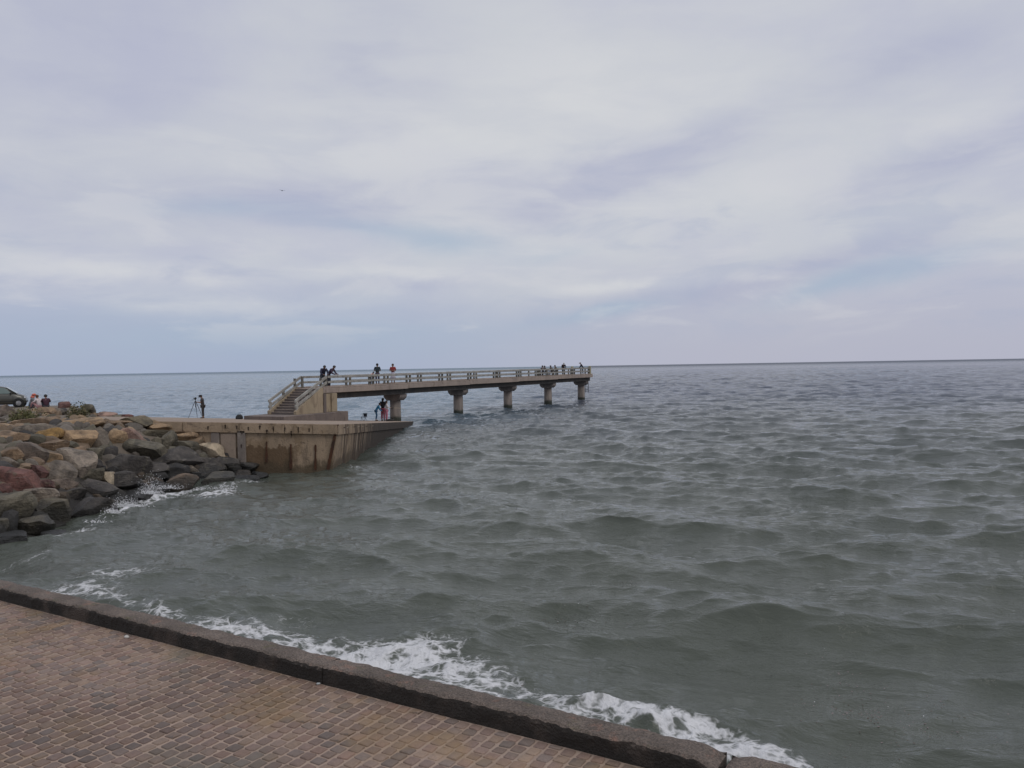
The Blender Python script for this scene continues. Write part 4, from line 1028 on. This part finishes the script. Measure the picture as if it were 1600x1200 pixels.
    # hair: shell over the crown and the back of the head
    mb = MB(); bm = bmesh.new(); bmesh.ops.create_icosphere(bm, subdivisions=3, radius=1)
    M3 = Matrix((side_, face, fwd)).transposed(); vs_ = []; keep = []
    for v in bm.verts:
        q = v.co; vs_.append(hc+fwd*.022-face*.008+M3@Vector((q.x*.102, q.y*.118, q.z*.108)))
        keep.append(q.z > .38 or (q.y < .05 and q.z > (-.75 if not longhair else -1)))
    bm.verts.index_update(); fs = [[v.index for v in f.verts] for f in bm.faces if all(keep[v.index] for v in f.verts)]; bm.free()
    mb.add(vs_, fs)
    if longhair: mb.tube(hc-face*.07-fwd*.02, J['nek']-Vector((0, .07, .10)), .07, .04, 10)
    mb.local('hair', M_hair if hairc == HAIR else cloth(hairc), root, True)
    if hat:
        mb = MB(); mb.ball(hc+fwd*.055-face*.005, (.112, .125, .085), 2)
        if hat[1] == 'cap': mb.add([hc+fwd*.05+face*.09+side_*.08, hc+fwd*.05+face*.09-side_*.08, hc+fwd*.035+face*.20-side_*.05, hc+fwd*.035+face*.20+side_*.05, hc+fwd*.065+face*.09+side_*.08, hc+fwd*.065+face*.09-side_*.08, hc+fwd*.045+face*.20-side_*.05, hc+fwd*.045+face*.20+side_*.05],
                                  [(0, 1, 2, 3), (7, 6, 5, 4), (0, 4, 5, 1), (1, 5, 6, 2), (2, 6, 7, 3), (3, 7, 4, 0)])
        if hat[1] == 'scarf': mb.tube(hc-face*.03-fwd*.02, J['nek']-Vector((0, .03, .03)), .10, .12, 12)
        mb.local('headscarf' if hat[1] == 'scarf' else 'hat', cloth(hat[0]), root, True)
    # top
    g = 1.13*build; nm = ['che', 'wai', 'pel', 'nek']+[a_+n_ for n_ in 'LR' for a_ in ('sh', 'el')]
    pts = {n_: J[n_].copy() for n_ in nm}; pts['pel'] = J['pel']+(J['wai']-J['pel'])*-.15; pts['nek'] = J['nek']-(J['nek']-J['che'])*.08
    for n_ in 'LR':
        if sleeve == 'long': pts['wr'+n_] = J['wr'+n_]
        else: pts['el'+n_] = J['sh'+n_]+(J['el'+n_]-J['sh'+n_])*.8
    nl = list(pts); jx = {n_: i for i, n_ in enumerate(nl)}
    E2 = [('che', 'wai'), ('wai', 'pel'), ('che', 'nek')]+[('che', 'sh'+n_) for n_ in 'LR']+[('sh'+n_, 'el'+n_) for n_ in 'LR']
    if sleeve == 'long': E2 += [('el'+n_, 'wr'+n_) for n_ in 'LR']
    Rt = {'che': (.145*g, .115*g), 'wai': (.13*g, .105*g), 'pel': (.14*g, .115*g), 'nek': .07}
    for n_ in 'LR': Rt.update({'sh'+n_: .068*g, 'el'+n_: .054*g, 'wr'+n_: .042*g})
    V, F = skin([pts[n_] for n_ in nl], [(jx[a_], jx[b_]) for a_, b_ in E2], [Rt[n_] for n_ in nl]); mb = MB(); mb.add(V, F); mb.local('shirt', cloth(topc), root, True)
    if legs == 'skirt':
        mb = MB(); p0 = J['pel']; mb.lathe((p0.x, p0.y, 0), [(.15, p0.z+.10), (.17, p0.z-.05), (.21, p0.z-.30), (.24, p0.z-.46)], 18, (1, .8)); mb.local('skirt', cloth(botc), root, True)
    else:
        wd = 1.35 if legs == 'loose' else 1.12; pts = {'pel': J['pel']}
        for n_ in 'LR': pts.update({'hi'+n_: J['hi'+n_], 'kn'+n_: J['kn'+n_], 'an'+n_: J['an'+n_]+(J['kn'+n_]-J['an'+n_])*(.10 if legs != 'short' else .92)})
        nl = list(pts); jx = {n_: i for i, n_ in enumerate(nl)}; E2 = []
        for n_ in 'LR': E2 += [('pel', 'hi'+n_), ('hi'+n_, 'kn'+n_), ('kn'+n_, 'an'+n_)]
        Rt = {'pel': (.14*build, .115*build)}
        for n_ in 'LR': Rt.update({'hi'+n_: .092*build, 'kn'+n_: .064*wd, 'an'+n_: .05*wd})
        V, F = skin([pts[n_] for n_ in nl], [(jx[a_], jx[b_]) for a_, b_ in E2], [Rt[n_] for n_ in nl]); mb = MB(); mb.add(V, F); mb.local('trousers' if legs != 'short' else 'shorts', cloth(botc), root, True)
    for n_ in 'LR':
        a_, b_ = J['an'+n_], J['to'+n_]; mb = MB(); dv = (b_-a_); mid = (a_+b_)/2; mb.ball((mid.x, mid.y, max(.045, mid.z*.0+.045)), (.05, .14, .045), 2); mb.local('shoe', M_shoe, root, True)
    return root
def onpier(s_, q_): return PF((s_, q_, dz(s_)+.001))
def yaw_to(dx, dy): return math.atan2(-dx, dy)
NEAR = yaw_to(.883, -.469); FARW = yaw_to(-.883, .469); SEAW = yaw_to(.469, .883)
dk = (.035, .033, .045)
person(onpier(-9.05, .62), NEAR-.5, 1.72, 'lean', (.022, .024, .05), (.04, .045, .06), 'person in dark navy leaning on the rail, first at the top of the stairs', build=1.1)
person(onpier(-8.45, .66), NEAR+.2, 1.70, 'lean', (.045, .028, .05), (.035, .04, .06), 'person in dark clothes bent over the rail just right of the one in navy')
person(onpier(-2.46, .2), yaw_to(-.3, 1), 1.66, 'folded', (.018, .028, .034), (.04, .03, .06), 'person in black top seen from behind, tallest on the near half of the pier', sleeve='short')
person(onpier(-3.85, .62), NEAR, 1.15, 'lean', (.60, .32, .27), (.10, .11, .16), 'child in pale pink top leaning on the rail beside the person in black', sleeve='short')
person(onpier(-.98, .55), yaw_to(.15, -1), 1.62, 'folded', (.22, .03, .028), (.42, .40, .46), 'person in red top and pale skirt standing on the pier above the first column', legs='skirt', longhair=True, sleeve='short')
END = [(26.0, .45, 1.62, 'stool', dk, 'person in dark clothes sitting leftmost in the row near the pier end'),
       (26.7, .5, 1.58, 'stool', (.03, .025, .03), 'person in dark grey sitting second in the row near the pier end'),
       (28.15, .5, 1.60, 'stool', (.012, .012, .014), 'person in black sitting third in the row near the pier end'),
       (29.35, .5, 1.62, 'stool', (.11, .085, .05), 'person in olive brown sitting fourth in the row near the pier end'),
       (31.2, .5, 1.60, 'lean', (.015, .014, .022), 'person in black with a pale cap leaning fifth in the row near the pier end')]
for i, (s_, q_, h_, po, tc_, lab) in enumerate(END):
    pr = person(onpier(s_, q_), (FARW if i % 2 else SEAW+.8)+.3*i if po == 'stool' else NEAR-1.0, h_, po, tc_, (.03, .028, .03), lab, hat=((.45, .43, .42), 'cap') if i == 4 else None)
    if po == 'stool':
        pr.location.z += .0
        st = empty('low_stool', onpier(s_, q_), pr.rotation_euler.z)
        tag(st, 'low dark stool under the %s seated person near the pier end' % ('leftmost', 'second', 'third', 'olive brown clad')[i], 'stool', 'stools near the pier end')
        mb = MB(); mb.bbox(-.17, .17, -.14, .14, .34, .385, .01); mb.local('seat', M_post, st)
        for a_ in (-.13, .13):
            for b_ in (-.11, .11): mb = MB(); mb.tube((a_, b_, 0), (a_*.9, b_*.9, .34), .018); mb.local('leg', M_post, st)
person(onpier(36.9, .5), yaw_to(-1, .2), 1.58, 'bendover', (.03, .03, .045), (.04, .04, .05), 'person in dark jacket alone at the corner post of the pier end', hat=((.5, .48, .46), 'cap'))
def onmole(px, Y, dy=0): 
    X = x_at(px, Y); return Vector((X, Y, max(zdeck(X, Y), -.1)+.001))
person(onmole(586, 59.6), yaw_to(1, .25), 1.46, 'bendover', (.035, .20, .36), (.025, .08, .16), 'child in blue outfit bending forward beside the first pier column')
person(onmole(597, 60.0), yaw_to(.4, 1), 1.76, 'rod', (.014, .013, .016), (.34, .10, .14), 'person in black top and pink loose trousers standing left of the first column', legs='loose', longhair=True, build=1.1)
person(onmole(602.6, 59.5), yaw_to(1, .4), 1.56, 'rod', (.55, .52, .52), (.42, .16, .22), 'person in white top and pink trousers holding a fishing rod by the first column', legs='loose', longhair=True)
g0 = onmole(602.6, 59.5)
rod = empty('fishing_rod', g0+Vector((.3, .12, .95))); tag(rod, 'thin pale fishing rod held out towards the first column', 'fishing rod')
mb = MB(); mb.tube((-.12, -.05, .02), (.25, .02, .03), .018, .014); mb.local('grip', M_dark, rod)
mb = MB(); mb.tube((.25, .02, .03), (.75, .05, .0), .013, .009); mb.tube((.75, .05, .0), (1.2, .07, -.18), .009, .005); mb.local('rod_blank', plain('rod_cane', (.5, .42, .3), .5), rod)
mb = MB(); mb.lathe((.1, .0, -.06), [(.03, 0), (.035, .02), (.035, .05), (.03, .07)], 10); mb.local('reel', M_metal, rod)
person(onmole(315.5, 56.0), yaw_to(-1, -.15), 1.70, 'phone', (.045, .04, .042), (.035, .032, .032), 'person in grey shirt looking down beside the camera tripod on the mole', sleeve='short', hat=((.012, .013, .02), 'cap'), build=1.08, head_down=R(25))
def land(px, Y): X = x_at(px, Y); return Vector((X, Y, gz(X, Y)+.10))
person(land(46, 52.5), yaw_to(.7, .5), 1.84, 'sit', (.15, .15, .16), (.06, .08, .12), 'person in grey with an orange headscarf sitting on the ground by the car', hat=((.50, .13, .09), 'scarf'), build=1.15)
person(land(60, 52.0), yaw_to(-1, .25), 1.72, 'sit', (.55, .48, .48), (.40, .22, .22), 'person in white top sitting between the orange headscarf and the maroon top', hairc=(.10, .05, .03))
person(land(70.5, 51.5), yaw_to(-.6, .8), 1.76, 'sit', (.05, .018, .03), (.03, .03, .04), 'person in dark maroon top sitting rightmost of the three by the car')

# ------------------------------------------------------------------ tripod, camera, bag, folding chair
tp0 = onmole(304, 56.0); tr = empty('camera_tripod', tp0, .15); tag(tr, 'black camera tripod standing left of the person in grey on the mole', 'tripod')
for a in (R(195), R(350), R(92)):
    mb = MB(); mb.tube((.04*math.cos(a), .04*math.sin(a), 1.18), (.26*math.cos(a), .26*math.sin(a), .62), .022, .019); mb.tube((.26*math.cos(a), .26*math.sin(a), .62), (.50*math.cos(a), .50*math.sin(a), .01), .016, .013); mb.local('leg', M_metal, tr)
mb = MB(); mb.tube((0, 0, .75), (0, 0, 1.30), .02); mb.ball((0, 0, 1.19), (.055, .055, .04), 1); mb.local('centre_column', M_metal, tr)
mb = MB(); mb.bbox(-.05, .05, -.05, .05, 1.30, 1.36, .01); mb.tube((-.02, 0, 1.33), (-.24, .02, 1.30), .013); mb.local('tripod_head', M_dark, tr)
ca0 = empty('camera', tp0+Vector((.02, 0, 1.362)), R(75)); tag(ca0, 'small black camera mounted on the tripod', 'camera')
mb = MB(); mb.bbox(-.07, .07, -.04, .04, 0, .10, .012); mb.bbox(-.03, .03, -.03, .03, .10, .13, .01); mb.local('camera_body', M_dark, ca0)
mb = MB(); mb.tube((0, .04, .05), (0, .15, .05), .04, .045, 14); mb.local('lens', M_dark, ca0)
bg0 = onmole(372, 52.5); bag = empty('black_bag', bg0, .2); tag(bag, 'black rounded bag lying alone on the mole between tripod and stairs', 'bag')
mb = MB(); V, F = ico(3); vs_ = []
for v in V:
    z_ = max(v[2], -.55); e_ = .55; sx_ = math.copysign(abs(v[0])**e_, v[0]); sy_ = math.copysign(abs(v[1])**e_, v[1])
    vs_.append((sx_*.24*(1-.18*max(z_, 0)), sy_*.17, (z_+.55)*.20+.012*mnoise.noise(Vector(v)*3)))
mb.add(vs_, F); mb.local('bag_body', plain('bag_fabric', (.012, .012, .012), .75), bag, True)
mb = MB()
for i in range(8):
    a0, a1 = math.pi*i/8, math.pi*(i+1)/8; mb.tube((.10*math.cos(a0), 0, .29+.06*math.sin(a0)), (.10*math.cos(a1), 0, .29+.06*math.sin(a1)), .012, n=6)
mb.local('handle', M_dark, bag)
mb = MB(); mb.bbox(-.15, .15, -.195, -.15, .03, .16, .02); mb.local('pocket', plain('bag_pocket', (.018, .018, .02), .7), bag)
ch0 = onmole(567, 59.0); ch = empty('folding_chair', ch0, -.5); tag(ch, 'small dark folding chair on the mole left of the child in blue', 'folding chair')
mb = MB(); mb.bbox(-.17, .17, -.15, .15, .26, .285, .008); mb.local('seat', plain('chair_canvas', (.02, .025, .04), .8), ch)
mb = MB(); mb.bbox(-.17, .17, .15, .175, .30, .55, .008); mb.local('backrest', plain('chair_canvas', (.02, .025, .04), .8), ch)
for s_ in (-1, 1):
    mb = MB(); mb.tube((s_*.18, -.17, 0), (s_*.18, .16, .56), .012); mb.local('leg', M_metal, ch)
    mb = MB(); mb.tube((s_*.165, .18, 0), (s_*.165, -.14, .27), .012); mb.local('leg', M_metal, ch)
b2 = onmole(607.5, 58.6); sk = empty('black_sack', b2, .4); tag(sk, 'low black sack at the feet of the person with the fishing rod', 'sack')
mb = MB(); mb.add([(v[0]*.26*(1+.15*mnoise.noise(Vector(v)*2)), v[1]*.16, max(v[2], -.5)*.12+.06) for v in V], F); mb.local('sack_body', plain('sack_fabric', (.014, .013, .013), .8), sk, True)
mb = MB(); mb.tube((.2, 0, .10), (.33, .03, .13), .035, .05, 8); mb.local('sack_neck', M_dark, sk)

# ------------------------------------------------------------------ parked car (only its front reaches into the picture)
cx0 = x_at(27.5, 57.5); CY = R(27); car = empty('parked_car', (cx0-1.25*math.cos(CY)-.8*math.sin(CY), 57.5-1.25*math.sin(CY)+.8*math.cos(CY), gz(cx0, 57.5)), CY); tag(car, 'dark grey green parked car cut off by the left edge above the rocks', 'car')
m_, t_, b = mat('car_paint'); M_paint = m_
t_.put(b.inputs['Base Color'], t_.mix(t_.noise(t_.new('ShaderNodeTexCoord').outputs['Object'], 3, 4), (.055, .055, .046), (.075, .072, .06))); b.inputs['Metallic'].default_value = .35; b.inputs['Roughness'].default_value = .38; b.inputs['Coat Weight'].default_value = .4
m_, t_, b = mat('car_glass'); M_glass = m_
t_.put(b.inputs['Base Color'], t_.mix(t_.noise(t_.new('ShaderNodeTexCoord').outputs['Object'], 2, 2), (.10, .14, .13), (.16, .20, .19))); b.inputs['Roughness'].default_value = .08
def loft(sections, name, m_, parent, smooth=True):
    """sections: list of (x, [(y,z)...]) closed rings"""
    mb = MB(); n_ = len(sections[0][1]); vs_ = [(x_, a_, b_) for x_, ring in sections for a_, b_ in ring]
    fs = [(i*n_+j, i*n_+(j+1) % n_, (i+1)*n_+(j+1) % n_, (i+1)*n_+j) for i in range(len(sections)-1) for j in range(n_)]
    fs += [list(range(n_)), list(range((len(sections)-1)*n_, len(sections)*n_))]
    mb.add(vs_, fs); o = mb.local(name, m_, parent, smooth)
    return o
def ring(w_, z0, z1, wt, r_=.10):
    hw = w_/2; return [(-hw*.92, z0), (-hw, z0+r_*1.2), (-hw, (z0+z1)/2), (-hw*.985, z1-r_*1.4), (-wt/2, z1-r_*.3), (-wt/2*.8, z1), (wt/2*.8, z1), (wt/2, z1-r_*.3), (hw*.985, z1-r_*1.4), (hw, (z0+z1)/2), (hw, z0+r_*1.2), (hw*.92, z0)]
SEC = [(-2.12, ring(1.45, .42, .78, 1.3)), (-2.08, ring(1.62, .30, .95, 1.5)), (-1.7, ring(1.74, .24, 1.02, 1.6)), (-.6, ring(1.76, .22, 1.03, 1.62)), (.55, ring(1.76, .22, 1.02, 1.6)), (1.0, ring(1.75, .22, 1.00, 1.55)), (1.45, ring(1.72, .24, .93, 1.45)), (1.78, ring(1.66, .28, .84, 1.35)), (1.98, ring(1.52, .32, .74, 1.2)), (2.06, ring(1.30, .38, .62, 1.1))]
SEC = [(x_ if x_ < 1.3 else 1.3+(x_-1.3)*.55, r_) for x_, r_ in SEC]
loft(SEC, 'body', M_paint, car)
def cab(x_, w0, w1, z1): return (x_, [(-w0/2, .96), (-w1/2, z1-.05), (-w1/2*.85, z1), (w1/2*.85, z1), (w1/2, z1-.05), (w0/2, .96)])
loft([cab(-2.0, 1.5, 1.4, 1.02), cab(-1.75, 1.58, 1.22, 1.46), cab(-1.2, 1.6, 1.20, 1.56), cab(-.1, 1.6, 1.20, 1.58), cab(.35, 1.58, 1.22, 1.50), cab(1.18, 1.5, 1.42, .985)], 'cabin', M_paint, car)
def glass(pts, name, side_sign):
    mb = MB(); o_ = Vector((0, side_sign*.012, 0)); q = [Vector(v)+o_ for v in pts]; i_ = [v-o_*2 for v in q]; n_ = len(q)
    mb.add(q+i_, [list(range(n_)), list(range(2*n_-1, n_-1, -1))]+[(i, (i+1) % n_, (i+1) % n_+n_, i+n_) for i in range(n_)]); mb.local(name, M_glass, car)
for sg in (-1, 1):
    def wy(z_): return sg*(.80-(z_-.96)*.345)
    glass([(x_, wy(z_), z_) for x_, z_ in ((-.02, 1.02), (.86, 1.02), (.42, 1.40), (.2, 1.46), (-.02, 1.48))], 'front_window', sg)
    glass([(x_, wy(z_), z_) for x_, z_ in ((-.98, 1.02), (-.10, 1.02), (-.10, 1.48), (-.95, 1.47))], 'rear_window', sg)
    glass([(x_, wy(z_), z_) for x_, z_ in ((-1.62, 1.04), (-1.06, 1.02), (-1.03, 1.46), (-1.5, 1.40))], 'quarter_window', sg)
    for x_ in (-1.32, 1.25):
        wh = empty('wheel', (x_, sg*.80, .31)); wh.parent = car
        mb = MB(); prof = [(.20, -.10), (.29, -.10), (.31, -.07), (.31, .07), (.29, .10), (.20, .10)]
        mb2 = MB(lambda v: Vector((v.x, v.z, v.y))); mb2.lathe((0, 0, 0), prof, 24); mb2.local('tyre', plain('tyre_rubber', (.015, .015, .015), .9), wh, True)
        mb2 = MB(lambda v, sg=sg: Vector((v.x, v.z*sg, v.y))); mb2.lathe((0, 0, .085), [(.205, 0), (.205, .012), (.06, .024)], 20)
        for a in range(5):
            aa = a*math.tau/5; mb2.tube((.05*math.cos(aa), .05*math.sin(aa), .112), (.18*math.cos(aa), .18*math.sin(aa), .108), .022, .018, 6)
        mb2.local('rim', plain('alloy', (.32, .32, .33), .35, .7), wh)
        mb = MB(lambda v, x_=x_, sg=sg: Vector((v.x+x_, v.z+sg*.872, v.y+.31))); mb.lathe((0, 0, 0), [(.36, -.01), (.375, 0), (.345, .006), (.33, -.01)], 24); mb.local('wheel_arch', M_dark, car)
    mb = MB(); mb.ball((.78, sg*.95, 1.05), (.07, .10, .065), 2); mb.tube((.78, sg*.80, 1.0), (.78, sg*.90, 1.03), .03); mb.local('wing_mirror', M_dark, car, True)
    mb = MB(); mb.ball((1.58, sg*.62, .70), (.11, .13, .075), 2); mb.local('headlight', plain('lamp_glass', (.55, .57, .6), .1), car, True)
    mb = MB(); mb.bbox(-.42, -.26, sg*.875-.02, sg*.875+.02, .86, .89, .006); mb.local('door_handle', M_dark, car)
    mb = MB(); mb.bbox(.90, .912, sg*.876-.006, sg*.876+.004, .34, .96, .002); mb.bbox(-.05, -.038, sg*.882-.006, sg*.882+.004, .34, .96, .002); mb.bbox(-1.0, 1.0, sg*.884-.02, sg*.884+.012, .46, .50, .008); mb.local('door_trim', M_dark, car)
mb = MB(); mb.add([(.46, -.60, 1.475), (.46, .60, 1.475), (1.12, .70, 1.03), (1.12, -.70, 1.03), (.47, -.60, 1.49), (.47, .60, 1.49), (1.13, .70, 1.045), (1.13, -.70, 1.045)], [(0, 1, 2, 3), (7, 6, 5, 4), (0, 4, 5, 1), (1, 5, 6, 2), (2, 6, 7, 3), (3, 7, 4, 0)]); mb.local('windscreen', M_glass, car)
mb = MB(); mb.bbox(1.60, 1.745, -.68, .68, .34, .50, .03); mb.local('bumper', M_dark, car)

# ------------------------------------------------------------------ a gull far up
P = at_y(441, 298, 110); gull = empty('gull', P, .6); tag(gull, 'tiny dark gull flying high in the left half of the sky', 'bird')
mb = MB(); V2, F2 = ico(2); mb.add([(v[0]*.05, v[1]*.20, v[2]*.05) for v in V2], F2); mb.ball((0, .21, .02), (.03, .045, .03), 1); mb.tube((0, .25, .02), (0, .29, .015), .01, .004, 5); mb.add([(-.05, -.28, 0), (.05, -.28, 0), (.015, -.17, .01), (-.015, -.17, .01), (0, -.2, -.015)], [(0, 1, 2, 3), (0, 4, 1), (1, 4, 2), (2, 4, 3), (3, 4, 0)])
M_gull = plain('gull_feathers', (.06, .06, .065), .8); mb.local('body', M_gull, gull, True)
for s_ in (-1, 1):
    mb = MB(); mb.add([(s_*.03, .09, .03), (s_*.26, .10, .10), (s_*.50, -.02, .05), (s_*.24, -.04, .09), (s_*.03, -.08, .03), (s_*.03, 0, .015), (s_*.25, .03, .08)], [(0, 1, 3, 4), (1, 2, 3), (0, 5, 6, 1), (4, 3, 6, 5), (1, 6, 2), (6, 3, 2)]); mb.local('wing', M_gull, gull)
